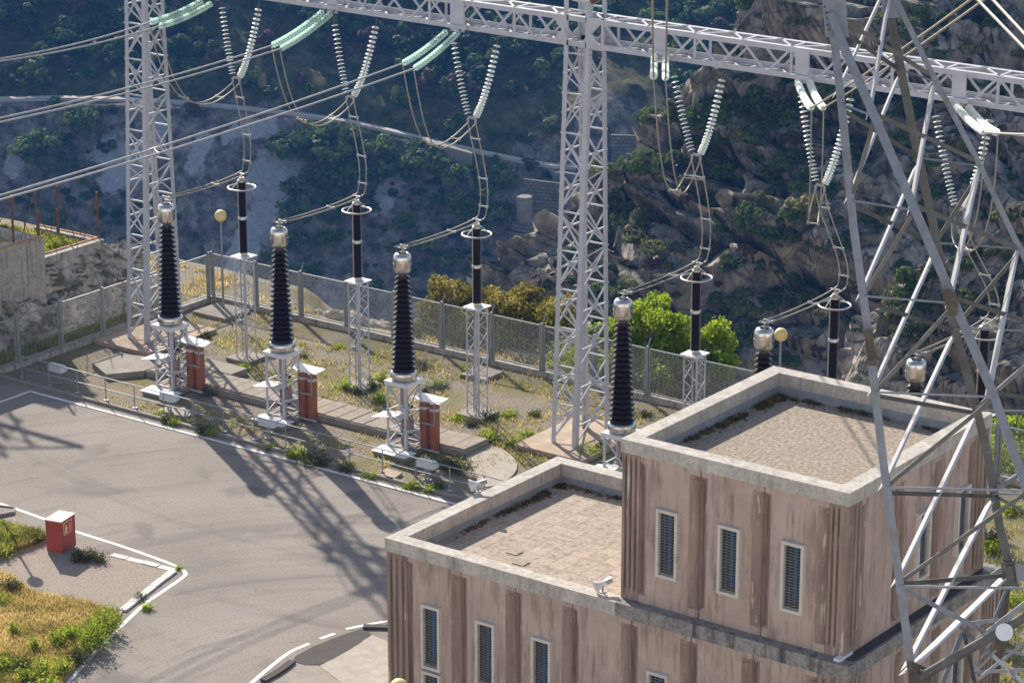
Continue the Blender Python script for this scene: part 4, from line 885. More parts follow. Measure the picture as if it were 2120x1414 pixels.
for k in range(nb):
    a, b = us[k], us[k + 1]; vis = a < -36
    for fi, w in enumerate((GY0 + 0.03, GY1 - 0.03)):
        m = MB() if (vis and fi == 0) else rest
        if k % 2 == 0: m.bar((a, w, ZB1 - .05), (b, w, ZB0 + .05), 0.075, 0.05, (0, 1, 0))
        else: m.bar((a, w, ZB0 + .05), (b, w, ZB1 - .05), 0.075, 0.05, (0, 1, 0))
        if k % 4 == 0: m.bar((a, w + .001, ZB0 + .03), (a, w + .001, ZB1 - .03), 0.09, 0.05, (0, 1, 0))
        if m is not rest: m.build('beam_brace', M['steel_paint'], G_)
    for z in (ZB1 - 0.02, ZB0 + 0.02):
        m = MB() if (vis and z > 14) else rest
        if k % 2 == 0: m.bar((a, GY0 + .06, z), (b, GY1 - .06, z), 0.07, 0.04)
        else: m.bar((a, GY1 - .06, z), (b, GY0 + .06, z), 0.07, 0.04)
        if k % 2 == 0: m.bar((a, GY0 + .06, z - .002), (a, GY1 - .06, z - .002), 0.08, 0.04)
        if m is not rest: m.build('beam_lacing', M['steel_paint'], G_)
o = rest.build('rear_lacing', M['steel_paint'], G_); o['kind'] = 'stuff'

# ================================================================ GLASS INSULATOR STRINGS AND CONDUCTORS
def disc_mesh(r, name, mat):
    m = MB(); m.lathe([(0.0, 0.05), (0.02, 0.05), (0.028, 0.038), (0.030, 0.022), (r * 0.55, 0.014), (r * 0.9, 0.003), (r, -0.010), (r * 0.93, -0.014), (r * 0.72, -0.003), (r * 0.5, -0.010), (r * 0.3, -0.003), (0.020, -0.010), (0.014, -0.05), (0, -0.05)], (0, 0, 0), 18)
    me = bpy.data.meshes.new(name); me.from_pydata(np.concatenate(m.v).tolist(), [], m.f); me.shade_smooth(); me.set_sharp_from_angle(angle=math.radians(60)); me.materials.append(mat); return me
DISC_V = disc_mesh(0.125, 'glass_disc', M['glass_pale']); DISC_T = disc_mesh(0.118, 'glass_disc', M['glass']); DISC_P = disc_mesh(0.118, 'glass_disc', M['glass_pale'])
def ins_string(name, p, q, sag, me, label, group, gap0, gap1, cat='insulator string', spacing=0.138, sagdir=(0, 0, -1)):
    p = np.asarray(p, float); q = np.asarray(q, float); T_ = thing(name, label, cat, p, group)
    L = np.linalg.norm(q - p); n = max(2, int((L - gap0 - gap1) / spacing)); sd = np.asarray(sagdir, float)
    def pos(t_): return p + (q - p) * t_ + sd * sag * 4 * t_ * (1 - t_)
    m = MB(); m.tube([pos(t_) for t_ in np.linspace(0, 1, 14)], [.014] + [.026] * 12 + [.014], 6); m.build('pin_chain', M['steel_old_shaded'], T_, smooth=60)
    for i in range(n):
        t_ = (gap0 + (i + .5) * (L - gap0 - gap1) / n) / L; c_ = pos(t_); d = unit(pos(t_ + .01) - pos(t_ - .01))
        o = bpy.data.objects.new('glass_disc', me); COL.objects.link(o); o.parent = T_; o.location = c_ - p
        o.rotation_mode = 'QUATERNION'; o.rotation_quaternion = Vector((0, 0, 1)).rotation_difference(Vector(-d))
    return pos
def bez(a, b, c, d, n=22):
    t_ = np.linspace(0, 1, n)[:, None]; a, b, c, d = (np.asarray(q, float) for q in (a, b, c, d))
    return a * (1 - t_) ** 3 + 3 * b * t_ * (1 - t_) ** 2 + 3 * c * t_ ** 2 * (1 - t_) + d * t_ ** 3
def pair(name, label, cat, A, Bp, r, spacers, mat, group=None, loc=None):
    T_ = thing(name, label, cat, loc if loc is not None else A[len(A) // 2], group)
    for q in (A, Bp): m = MB(); m.tube(q, r, 7); m.build('conductor', mat, T_, smooth=60)
    for s_ in spacers:
        i = int(s_ * (len(A) - 1)); m = MB(); m.bar(A[i], Bp[i], 0.035, 0.035); m.lathe([(0, -.04), (.045, -.04), (.045, .04), (0, .04)], A[i], 8); m.lathe([(0, -.04), (.045, -.04), (.045, .04), (0, .04)], Bp[i], 8); m.build('spacer', M['wire'], T_)
    return T_
AU = [-68.37, -62.94, -57.60, -48.60, -43.40, -38.12]      # phases along the yard
VY = [(-68.45, 10.62), (-63.12, 10.64), (-57.76, 10.62), (-48.68, 10.66), (-44.05, 10.36), (-39.15, 10.36)]
VT = [(-69.13, -67.16), (-63.86, -61.80), (-58.63, -56.58), (-49.72, -47.68), (-44.95, -42.98), (-40.24, -38.20)]
TS = [((430, -5), (450, 0), (310, 47), (330, 55)), ((680, 15), (697, 18), (563, 95), (580, 102)), ((935, 55), (960, 55), (834, 132), (857, 143)),
      ((1355, 108), (1378, 110), (1353, 160), (1378, 162)), ((1648, 160), (1673, 160), (1680, 224), (1705, 224)), ((1972, 207), (1997, 212), (2039, 274), (2066, 276))]
ORD = ['above the tower by the far fence', 'above the second transformer of the yard', 'above the third transformer of the yard', 'just past the middle tower', 'behind the upper leg of the steel pylon', 'at the far end, seen through the pylon']
SIDE = [('first', 'leftmost'), ('second', 'second from the left'), ('third', 'third from the left'), ('fourth', 'fourth from the left'), ('fifth', 'fifth from the left'), ('sixth', 'rightmost')]
yz = []
for k in range(6):
    cu, zq = VY[k]; yo = np.array([cu, 76.0, zq]); yz.append(yo)
    # yoke
    T_ = thing('yoke_plate', f'small steel yoke plate joining the {SIDE[k][1]} V of glass insulators', 'yoke plate', yo, 'yoke plates under the V strings')
    m = MB(); m.plate([yo + [-.17, 0, .04], yo + [.17, 0, .04], yo + [.12, 0, .12], yo + [-.12, 0, .12]], 0.03); m.box(yo[0] - .19, yo[1] - .03, yo[2] - .10, yo[0] - .13, yo[1] + .03, yo[2] + .05); m.box(yo[0] + .13, yo[1] - .03, yo[2] - .10, yo[0] + .19, yo[1] + .03, yo[2] + .05); m.build('plate', M['wire'], T_)
    for s_ in (0, 1):
        p = np.array([VT[k][s_], 76.0, 13.80]); q = yo + [(-.14, .14)[s_], 0, 0.10]
        ins_string('insulator_string', p, q, (.20, .40)[s_], DISC_V, f'glass disc string, {"left" if s_ == 0 else "right"} arm of the {SIDE[k][1]} hanging V', 'V strings of glass discs', 0.28 if s_ else 0.45, 0.10)
ends = []
far_px = {3: ((1349, -130), (1384, -130), 62.0), 4: ((2210, -150), (2240, -150), 46.0), 5: ((2360, 260), (2400, 275), 60.0)}
for k in range(6):
    e2_ = []
    for s_ in (0, 1):
        a = at(*TS[k][s_], 'w', 75.56); a[2] = min(a[2], ZB1)
        if k < 3: b = at(*TS[k][2 + s_], 'u', a[0] - 0.0)
        else:   # string of 2.9 m pointing to the pylon side
            r = unit(ray(*TS[k][2 + s_])); o_ = CAM - a; bb = np.dot(o_, r); L = (2.75, 2.75, 2.9)[k - 3]; disc = bb * bb - (np.dot(o_, o_) - L * L)
            b = CAM + r * (-bb - math.sqrt(max(disc, 0)))
        ins_string('tension_insulator', a, b, 0.10 if k < 3 else 0.12, DISC_T if k < 3 else DISC_P, f'green tension string, {"left" if s_ == 0 else "right"} one of the {SIDE[k][1]} pair on the beam', 'paired tension strings on the beam', 0.30, 0.06, spacing=0.122)
        e2_.append(b)
    ends.append(e2_)
    # anchor bracket on the beam (part of the gantry)
    m = MB(); a0 = at(*TS[k][0], 'w', 75.5); a1 = at(*TS[k][1], 'w', 75.5); z_ = min(a0[2], ZB1) ; m.box(a0[0] - .15, 75.36, z_ - .03, a1[0] + .15, 75.449, z_ + .10); m.box(a0[0] - .02, 75.45, ZB0 - .06, a1[0] + .02, 75.53, ZB1 + .03); m.build('anchor_bracket', M['steel_paint'], G_)
# line conductors
LP = {0: ((0, 122), (0, 127)), 1: ((0, 245), (0, 253.5)), 2: ((0, 405), (0, 414))}
for k in range(3):
    A = []
    for s_ in (0, 1):
        a = ends[k][s_]; b = at(*LP[k][s_], 'u', a[0] - 0.35); d = b - a; b2 = a + d * 1.5
        t_ = np.linspace(0, 1, 40)[:, None]; A.append(a + (b2 - a) * t_ + np.array([0, 0, -1.0]) * (0.28 * 4 * t_ * (1 - t_)) + np.array([0, 0, 0.28 * 4 * (1 / 1.5) * (1 - 1 / 1.5)]) * t_ * 1.5)
    pair('line_conductor', f'twin line conductors running out of the {SIDE[k][1]} tension pair', 'conductor', A[0], A[1], 0.030, (0.44,) if k == 2 else (), M['wire'], 'twin line conductors', loc=ends[k][0])
for k in (3, 4, 5):
    A = []
    for s_ in (0, 1):
        a = ends[k][s_]; b = atd(*far_px[k][s_], far_px[k][2]); t_ = np.linspace(0, 1, 30)[:, None]; A.append(a + (b - a) * t_ + np.array([0, 0, -1.0]) * (0.12 * 4 * t_ * (1 - t_)))
    pair('line_conductor', f'twin line conductors rising from the {SIDE[k][1]} tension pair', 'conductor', A[0], A[1], 0.030 if k != 4 else 0.026, (0.2,) if k == 3 else (), M['wire_tan'] if k != 5 else M['wire'], 'twin line conductors', loc=ends[k][0])
A = [np.linspace(atd(1990, -35, 44), atd(2190, 172, 40), 8), np.linspace(atd(2020, -38, 44), atd(2190, 145, 40), 8)]
pair('line_conductor', 'twin tan conductors crossing in front of the cliff beside the pylon top', 'conductor', A[0], A[1], 0.026, (), M['wire_tan'], 'twin line conductors')
# jumpers from the tension strings to the yokes
for k in range(6):
    yo = yz[k]; A = []
    for s_ in (0, 1):
        e = ends[k][s_] + [0, 0, -0.06]; y_ = yo + [(-.16, .16)[s_], -0.0, -0.1]
        if k < 3: A.append(bez(e, e + [0.25, 0.35, -2.7], y_ + [-0.55, -1.7, -1.35], y_))
        elif k == 3: A.append(bez(e, e + [0.12, 0.5, -5.0], y_ + [-0.40, -0.3, -1.25], y_))
        else: A.append(bez(e, e + [0.0, 0.2, -4.9], y_ + [-0.12, -0.5, -1.1], y_))
    pair('jumper_loop', f'slack twin jumper loop under the {SIDE[k][1]} tension pair', 'jumper', A[0], A[1], 0.024, (0.52, 0.86) if k < 4 else (0.6,), M['wire_tan'], 'jumper loops')
# droppers: yoke -> arrester head -> transformer head
for k in range(6):
    yo = yz[k]; A = []; cu = AU[k]
    for s_ in (0, 1):
        o_ = (-.17, .17)[s_]; y_ = yo + [o_, 0, -0.1]; top = np.array([cu + 0.12 + o_ * 0.9, 75.95, 7.16]); end = np.array([cu - 0.03 + o_ * 0.75, 71.72, 7.12])
        c1_ = bez(y_, y_ + [0.35, 0, -1.4], top + [0.42 , 0.05, 1.1], top + [0.16, 0, 0.14], 16); c2_ = bez(top + [0.16, 0, 0.14], top + [0.06, -0.2, -0.06], end + [0, 1.4, -0.16], end, 14)
        A.append(np.vstack([c1_[:-1], c2_]))
    pair('dropper', f'twin dropper tubes hanging from the {SIDE[k][1]} V of glass insulators', 'dropper', A[0], A[1], 0.024, (0.1, 0.3, 0.47, 0.78, 0.99), M['wire_tan'] if k != 9 else M['wire'], 'droppers')

# ================================================================ SURGE ARRESTERS ON SLIM LATTICE POSTS
def sheds(m, z0, z1, n, ra, rb, ca_, cb, c_, alt=1.0, seg=28):
    pr = [(0, z0)]
    for i in range(n):
        t_ = i / (n - 1); r = ra + (rb - ra) * t_; core = ca_ + (cb - ca_) * t_; h = (z1 - z0) / n; z = z0 + i * h; r2 = r * (alt if i % 2 else 1.0)
        pr += [(core, z), (core + (r2 - core) * .15, z + h * .16), (r2 * .96, z + h * .24), (r2, z + h * .33), (r2 * .985, z + h * .43), (core + (r2 - core) * .45, z + h * .72), (core + (r2 - core) * .08, z + h * .90), (core, z + h * .98)]
    pr.append((0, z1)); m.lathe(pr, c_, seg); return m
def arrester(u, w, label):
    c_ = (u, w, 0); T_ = thing('surge_arrester', label, 'surge arrester', c_, 'surge arresters on lattice posts'); a = 0.27
    m = MB(); m.box(u - .55, w - .55, -0.1, u + .55, w + .55, 0.14); m.build('plinth', M['conc'], T_)
    cs = [(-a, -a), (a, -a), (a, a), (-a, a)]
    for i, j in cs: m = MB(); m.angle((u + i, w + j, .14), (u + i, w + j, 4.0), 0.055, 0.010, (-i, 0, 0), (0, -j, 0)); m.build('post_leg', M['steel_paint'], T_)
    lv = np.linspace(0.2, 3.95, 10); m = MB()
    for f in range(4):
        p, q = cs[f], cs[(f + 1) % 4]
        for k in range(9):
            s_, e_ = (p, q) if k % 2 == 0 else (q, p); m.bar((u + s_[0] * .98, w + s_[1] * .98, lv[k]), (u + e_[0] * .98, w + e_[1] * .98, lv[k + 1]), 0.034, 0.02)
    m.build('bracing', M['steel_paint'], T_)
    m = MB(); m.box(u - .36, w - .36, 4.0, u + .36, w + .36, 4.035); m.build('top_plate', M['sheet'], T_)
    m = MB(); m.lathe([(0, 4.035), (.20, 4.035), (.20, 4.07), (.15, 4.09), (.15, 4.16), (0, 4.16)], c_, 20); m.build('base_flange', M['alu2'], T_, smooth=40)
    m = sheds(MB(), 4.16, 5.42, 19, 0.172, 0.172, 0.132, 0.132, c_); m.build('insulator', M['porcelain'], T_, smooth=50)
    m = MB(); m.lathe([(0, 5.40), (.15, 5.40), (.178, 5.43), (.178, 5.50), (.15, 5.54), (0, 5.54)], c_, 20); m.build('joint_ring', M['alu2'], T_, smooth=40)
    m = sheds(MB(), 5.54, 6.84, 19, 0.172, 0.172, 0.132, 0.132, c_); m.build('insulator', M['porcelain'], T_, smooth=50)
    m = MB(); m.lathe([(0, 6.84), (.16, 6.84), (.16, 6.90), (.10, 6.95), (.10, 7.0), (.04, 7.0), (.035, 7.14), (0, 7.14)], c_, 18); m.box(u - .17, w - .03, 7.12, u + .17, w + .03, 7.16); m.build('cap', M['alu2'], T_, smooth=40)
    th = np.linspace(0, 2 * math.pi, 40, endpoint=False); m = MB(); m.tube([(u + .51 * math.cos(t_), w + .51 * math.sin(t_), 6.62) for t_ in th], 0.032, 8, closed=True)
    rg = m.build('corona_ring', M['alu2'], T_, smooth=60)
    m = MB()
    for t_ in (0.4, 2.5, 4.6): m.bar((u + .08 * math.cos(t_), w + .08 * math.sin(t_), 6.97), (u + .51 * math.cos(t_), w + .51 * math.sin(t_), 6.64), 0.018)
    m.build('ring_stay', M['alu2'], rg)
    m = MB(); m.tube([(u + .12, w - .30, 4.0), (u + .05, w - .24, 3.4), (u + .02, w - .22, 1.6), (u + .02, w - .22, 0.2)], 0.022, 6); m.box(u - .07, w - .30, 1.45, u + .09, w - .20, 1.62); m.build('earth_lead', M['fence'], T_)
    return T_
wh = ['farthest along the yard, beside the corner lamp', 'between the first and second big transformers', 'by the olive tree, left of the middle tower', 'in front of the bright green tree', 'rising past the back parapet of the taller roof', 'half hidden by the pylon, last of the row']
AR = arrester(AU[0], 76.04, f'slim dark ribbed arrester with hoop, {wh[0]}')
for k in range(1, 6):
    c_ = copy_tree(AR); c_.location = (AU[k], 76.04, 0); c_['label'] = f'slim dark ribbed arrester with hoop, {wh[k]}'

# ================================================================ INSTRUMENT TRANSFORMERS
def transformer(u, w, label):
    c_ = (u, w, 0); T_ = thing('instrument_transformer', label, 'transformer', c_, 'ribbed brown transformers in a row'); a = 0.425
    m = MB(); m.box(u - .62, w - .62, -0.1, u + .62, w + .62, 0.16); m.build('plinth', M['conc'], T_)
    cs = [(-a, -a), (a, -a), (a, a), (-a, a)]
    for i, j in cs: m = MB(); m.angle((u + i, w + j, .16), (u + i, w + j, 2.46), 0.10, 0.014, (-i, 0, 0), (0, -j, 0)); m.build('support_leg', M['steel_paint'], T_)
    for f in range(4):
        p, q = cs[f], cs[(f + 1) % 4]
        for za, zb, fl in ((1.45, 2.36, 0), (0.75, 1.42, 0), (0.25, 0.72, 1)):
            s_, e_ = (p, q) if (f + fl) % 2 == 0 else (q, p); k_ = .97
            m = MB(); m.bar((u + s_[0] * k_, w + s_[1] * k_, zb), (u + e_[0] * k_, w + e_[1] * k_, za), 0.05, 0.03); m.bar((u + p[0] * k_, w + p[1] * k_, za - .01), (u + q[0] * k_, w + q[1] * k_, za - .01), 0.05, 0.03); m.build('brace', M['steel_paint'], T_)
    m = MB(); b_ = a + .06; h_ = 0.30
    m.box(u - b_, w - b_, 2.46, u + b_, w - h_, 2.50); m.box(u - b_, w + h_, 2.46, u + b_, w + b_, 2.50); m.box(u - b_, w - h_, 2.46, u - h_, w + h_, 2.50); m.box(u + h_, w - h_, 2.46, u + b_, w + h_, 2.50)
    for s_ in (-1, 1): m.box(u - b_ + .01, w + s_ * (b_ - .02) - .012, 2.36, u + b_ - .01, w + s_ * (b_ - .02) + .012, 2.459); m.box(u + s_ * (b_ - .02) - .012, w - b_ + .035, 2.36, u + s_ * (b_ - .02) + .012, w + b_ - .035, 2.459)
    m.build('top_frame', M['sheet'], T_)
    m = MB(); m.lathe([(0, 2.50), (.34, 2.50), (.40, 2.54), (.455, 2.56), (.465, 2.62), (.465, 2.74), (.44, 2.80), (.38, 2.84), (0, 2.84)], c_, 36); m.build('base_flange', M['alu'], T_, smooth=40)
    m = sheds(MB(), 2.84, 6.18, 19, 0.440, 0.280, 0.255, 0.135, c_, 1.0, 36); m.build('insulator', M['porcelain'], T_, smooth=50)
    m = MB(); m.lathe([(0, 6.16), (.15, 6.16), (.18, 6.22), (.25, 6.27), (.305, 6.36), (.315, 6.44), (.315, 6.71), (.30, 6.82), (.25, 6.90), (.185, 6.93), (.165, 6.92), (.16, 6.84), (0, 6.84)], c_, 36); hd = m.build('head', M['alu'], T_, smooth=35)
    m = MB(); m.lathe([(0, 6.842), (.158, 6.842), (.158, 6.85), (0, 6.85)], c_, 24); m.build('opening', M['dark'], hd)
    m = MB(); m.lathe([(.3165, 6.565), (.3195, 6.57), (.3195, 6.585), (.3165, 6.59)], c_, 36); m.build('seam', M['alu2'], hd)
    m = MB(); m.lathe([(0, 6.85), (.03, 6.85), (.03, 7.06), (0, 7.06)], c_, 10); m.bar((u - .17, w - .02, 7.09), (u + .17, w - .02, 7.09), 0.06, 0.03); m.bar((u - .06, w + .0, 6.97), (u + .06, w + .0, 6.97), 0.10, 0.03); m.build('terminal', M['wire'], T_)
    m = MB(); m.plate([(u - .95, w - .62, 1.13), (u - .98, w + .10, 1.13), (u + .02, w + .06, 1.33), (u + .08, w - .60, 1.33)], 0.02); m.plate([(u + .02, w + .06, 1.33), (u + .08, w - .60, 1.33), (u + .24, w - .60, 1.20), (u + .18, w + .06, 1.20)], 0.02); m.build('cover_plate', M['sheet'], T_)
    m = MB(); m.box(u - .52, w - 1.05, 0.0, u + .85, w - .50, 0.13); m.build('step_block', M['conc'], T_)
    m = MB(); m.plate([(u - .58, w - 1.10, 0.15), (u + .88, w - 1.10, 0.15), (u + .88, w - .46, 0.17), (u - .58, w - .46, 0.17)], 0.02); m.build('cover_plate', M['sheet'], T_)
    m = MB(); m.plate([(u + .05, w + .26, 1.78), (u + 1.28, w + .26, 1.78), (u + 1.28, w + .80, 1.84), (u + .05, w + .80, 1.84)], 0.02); m.build('canopy', M['sheet'], T_)
    m = MB(); m.bar((u + 1.10, w + .24, 1.05), (u + 1.10, w + .24, 1.77), 0.05, 0.02); m.bar((u + .44, w + .22, 1.02), (u + 1.12, w + .22, 1.02), 0.04, 0.07); m.build('bracket', M['fence'], T_); m = MB(); m.bar((u + .44, w + .22, 0.08), (u + 1.3, w + .22, 0.08), 0.05, 0.06); m.build('foot_bar', M['steel_paint'], T_)
    for du in (0.56, 0.97):
        m = MB(); m.lathe([(0, 0.02), (.172, 0.02), (.172, 1.62), (.15, 1.645), (0, 1.645)], (u + du, w + .43, 0), 26); cn = m.build('orange_cylinder', M['orange'], T_, smooth=40)
        m = MB(); m.lathe([(.1725, 1.46), (.1755, 1.465), (.1755, 1.55), (.1725, 1.555)], (u + du, w + .43, 0), 26); m.build('band', M['band'], cn, smooth=40)
    m = MB(); m.lathe([(0, .16), (.13, .16), (.13, 2.46), (0, 2.46)], (u - .08, w + .1, 0), 16); m.build('conduit', M['box_mauve'], T_, smooth=40)
    m = MB(); m.box(u + .33, w - .40, 0.92, u + .55, w - .18, 1.26); m.build('control_box', M['box_mauve'], T_)
    m = MB()
    for (a0, b0, z_) in ((.2, -.1, 1.7), (-.05, .15, 1.95), (.15, .2, 1.2), (.1, -.2, .9)): m.tube([(u + a0, w + b0, z_), (u + a0 + .2, w + b0 - .15, z_ - .12), (u + a0 + .25, w + b0 - .2, z_ - .55), (u + a0 - .05, w + b0, z_ - .75)], 0.02, 6)
    m.box(u + .0, w - .2, 1.52, u + .30, w + .12, 1.62); m.box(u - .15, w - .2, .50, u + .2, w + .1, .58); m.box(u + .02, w - .12, 1.02, u + .24, w + .1, 1.09)
    m.build('cabling', M['dark'], T_)
    m = MB(); m.bar((u + .40, w - .44, .86), (u + .78, w - .28, .94), 0.04); m.bar((u + .40, w - .1, .86), (u + .78, w - .28, .94), 0.04); m.box(u + .3, w - .44, .84, u + .6, w - .1, .87); m.build('shelf', M['steel_paint'], T_)
    return T_
wt = ['beside the tower nearest the rock wall', 'standing second along the yard railing', 'third along the railing, closest to the tiled roof', 'right behind the front corner of the taller roof', 'only its steel head above the roof beside the globe lamp', 'only its steel head above the parapet behind the pylon']
TU = [-68.2, -62.93, -57.52, -48.63, -43.42, -38.18]
TR = transformer(TU[0], 71.83, f'tall ribbed brown transformer, {wt[0]}')
for k in range(1, 6):
    c_ = copy_tree(TR); c_.location = (TU[k], 71.83, 0); c_['label'] = (f'tall ribbed brown transformer, {wt[k]}' if k < 4 else f'ribbed transformer, {wt[k]}')
# ================================================================ FENCES AND RAILING
def fence(name, label, pts, arm, h=1.95, zb=0.0):
    pts = np.asarray(pts, float); F_ = thing(name, label, 'fence', (*pts[len(pts) // 2], zb))
    m = MB()
    for a, b in zip(pts[:-1], pts[1:]):
        d = unit(b - a); nr = np.array([-d[1], d[0]]) * 0.11; m.prism([tuple(a + nr), tuple(a - nr), tuple(b - nr), tuple(b + nr)], -0.3, 0.20)
    m.build('base_wall', M['conc_wall'], F_)
    for a in pts:
        m = MB(); d = np.array([*arm, 0.0]); p = np.array([*a, 0])
        m.box(a[0] - .045, a[1] - .045, .15, a[0] + .045, a[1] + .045, h + .08); m.bar(p + [0, 0, h + .02], p + d * 0.24 + [0, 0, h + .36], 0.045, 0.03); m.box(a[0] - .09, a[1] - .09, .20, a[0] + .09, a[1] + .09, .22); m.build('post', M['fence'], F_)
    for a, b in zip(pts[:-1], pts[1:]):
        d = unit(b - a); a3 = np.array([*(a + d * .10), 0]); b3 = np.array([*(b - d * .10), 0]); z0, z1 = 0.28, h - 0.02
        m = MB()
        for z in (z0, z1): m.bar(a3 + [0, 0, z], b3 + [0, 0, z], 0.045)
        for e in (a3, b3): m.bar(e + [0, 0, z0 - .08], e + [0, 0, z1], 0.05)
        fr = m.build('panel_frame', M['fence'], F_)
        m = MB()
        for z in np.arange(z0 + .045, z1 - .02, 0.055): m.bar(a3 + [0, 0, z], b3 + [0, 0, z], 0.0052, 0.0052)
        L = np.linalg.norm(b3 - a3)
        for s_ in np.arange(.2, L, .2): e = a3 + np.array([*d, 0]) * s_; m.bar(e + [0, 0, z0], e + [0, 0, z1], 0.006)
        m.build('wire_mesh', M['mesh'], fr)
FX, FY = -74.55, 81.0
fence('mesh_fence', 'long grey wire mesh fence along the edge of the gorge', [(FX + .0 + 2.31 * i, FY) for i in range(24)], (0, 0.8))
fence('mesh_fence', 'grey wire mesh fence below the stone rock face', [(FX, y) for y in (59.1, 61.35, 63.6, 65.85, 68.1, 70.35, 72.59, 74.83, 77.0, 79.0, 80.8)], (-0.8, 0))
R_ = thing('railing', 'low galvanised two-bar railing between the asphalt and the yard', 'railing', (-63, 69.45, 0))
ru = np.arange(-73.35, -44, 1.405); hr = 0.92; ry_ = 69.02 + 0.34
for u in ru: m = MB(); m.tube([(u, ry_, .0), (u, ry_, hr)], 0.021, 8); m.box(u - .09, ry_ - .07, 0.0, u + .09, ry_ + .07, 0.10); m.build('post', M['fence'], R_)
for z in (hr, hr * .53): m = MB(); m.tube([(ru[0], ry_, z), (ru[-1], ry_, z)], 0.021, 8); m.build('rail', M['fence'], R_, smooth=60)
m = MB(); m.box(-58.0, ry_ - .035, .52, -57.74, ry_ - .022, .62); m.build('tag_plate', M['lampgrey'], R_)
# flood lights behind the railing
for (px, py), lb in zip(((104, 800), (333, 862), (548, 912), (874, 1000)), ('at the fence end of the railing', 'in front of the first transformer', 'in front of the second transformer', 'closest to the tiled roof')):
    p = at(px, py); p[1] = 69.85; T_ = thing('floodlight', f'grey box floodlight on a short stand, {lb}', 'floodlight', p, 'floodlights behind the railing')
    m = MB(); m.box(p[0] - .12, p[1] - .1, 0, p[0] + .12, p[1] + .1, .05); m.bar(p + [-.06, 0, 0], p + [-.06, 0, .42], .05); m.bar(p + [.06, 0, 0], p + [.06, 0, .42], .05); m.box(p[0] - .09, p[1] - .04, .36, p[0] + .09, p[1] + .04, .44); m.build('stand', M['fence'], T_)
    m = MB(); c_ = p + [0.02, 0, .60]; sec = [(-.15, -.12), (.14, -.10), (.16, .02), (.10, .13), (-.12, .13)]
    V = [c_ + [x, y * 1.0, z] for x in (-.36, .30) for y, z in sec]; V += [c_ + [.40, y * .6, z * .6] for y, z in sec]
    m.add(V, [(4, 3, 2, 1, 0)] + [(i, (i + 1) % 5, (i + 1) % 5 + 5, i + 5) for i in range(5)] + [(i + 5, (i + 1) % 5 + 5, (i + 1) % 5 + 10, i + 10) for i in range(5)] + [(10, 11, 12, 13, 14)]); m.build('housing', M['lampgrey'], T_)
# ================================================================ SLABS AND CABLE TRENCH
def slab(name, label, poly, z1, mat='conc', cat='slab', z0=-0.1):
    m = MB(); m.prism([tuple(p) for p in poly], z0, z1); return tag(m.build(name, M[mat]), label, cat)
T_ = thing('cable_trench', 'concrete cable trench with plank covers behind the transformers', 'trench', (-62, 73, 0))
m = MB(); m.prism([(-70.0, 72.35), (-55.4, 72.35), (-55.4, 73.75), (-70.0, 73.75)], -0.1, 0.22); m.build('trench_wall', M['conc'], T_)
for k in range(26):
    u = -69.95 + k * 0.56; dz = RNG.uniform(-.008, .012)
    if 15 <= k <= 18: u += 0.03 * (k - 15)
    m = MB(); m.box(u, 72.42 + RNG.uniform(-.02, .02), 0.221, u + 0.53, 73.70 + RNG.uniform(-.02, .02), 0.265 + dz); m.build('cover_slab', M['trench'], T_)
slab('concrete_slab', 'broad stepped concrete slab in the shade by the side fence', [(-72.3, 71.9), (-70.9, 71.2), (-70.1, 72.3), (-70.1, 73.9), (-72.3, 73.3)], 0.22)
slab('concrete_slab', 'low concrete slab at the foot of the first slim arrester', [(-69.6, 73.85), (-67.2, 73.85), (-67.2, 74.75), (-69.6, 74.75)], 0.24)
slab('concrete_slab', 'square slab under the lamp in the fence corner', [(-73.9, 79.1), (-72.2, 79.1), (-72.2, 80.6), (-73.9, 80.6)], 0.14)
slab('concrete_slab', 'small slab beside the back fence near the olive tree', [(-60.7, 79.1), (-59.6, 79.1), (-59.6, 80.3), (-60.7, 80.3)], 0.14)
cv = smooth_path([(-55.35, 72.4), (-55.3, 73.7), (-54.2, 73.4), (-53.2, 72.4), (-52.8, 71.0), (-53.2, 70.4), (-54.2, 71.4)], 3)
slab('concrete_slab', 'curved pale slab ending the cable trench near the tiled roof', cv, 0.06, 'conc_pale')
slab('concrete_slab', 'little pale slab behind the railing by the second floodlight', [(-66.9, 69.65), (-65.6, 69.65), (-65.6, 70.4), (-66.9, 70.4)], 0.10, 'conc_pale')
slab('manhole_cover', 'square tan manhole slab behind the railing near the last floodlight', [at(x, y)[:2] for x, y in ((782, 985), (802, 974), (833, 984), (812, 998))], 0.10, 'slab', 'manhole')
# ================================================================ ROCK FACE AND CONCRETE WALLS BESIDE THE YARD
nw, nz_ = 150, 46
W_, Z_ = np.meshgrid(np.linspace(56, 79.6, nw), np.linspace(-0.3, 2.45, nz_))
tz_ = (Z_ + .3) / 2.75
wx = W_ + .25 * fbm(W_ * 1.1, Z_ * 1.1, 3, 7)
f1, e1_, c1_ = voro(wx / 1.5, Z_ / 1.25, 3); f2, e2__, c2_ = voro(wx / .52 + 9, Z_ / .42, 5)
roug = np.where(W_ > 75.6, 1.0, 1.0)
dsp = (c1_ - .5) * .55 - .22 * np.exp(-(e1_ / .06) ** 2) + (c2_ - .5) * .20 - .10 * np.exp(-(e2__ / .09) ** 2) + .12 * fbm(W_ * 2.5, Z_ * 2.5, 4, 4) + 0.35 * fbm(W_ * .4, Z_ * .5, 3, 12)
U_ = -75.55 - tz_ * 1.75 + dsp * np.clip(tz_ * 4, .2, 1)
o, V_, F_q = grid_mesh('rock_face', U_, W_, Z_, M['rockface'], smooth=30)
tag(o, 'rough natural stone rock face under the concrete walls', 'rock face')
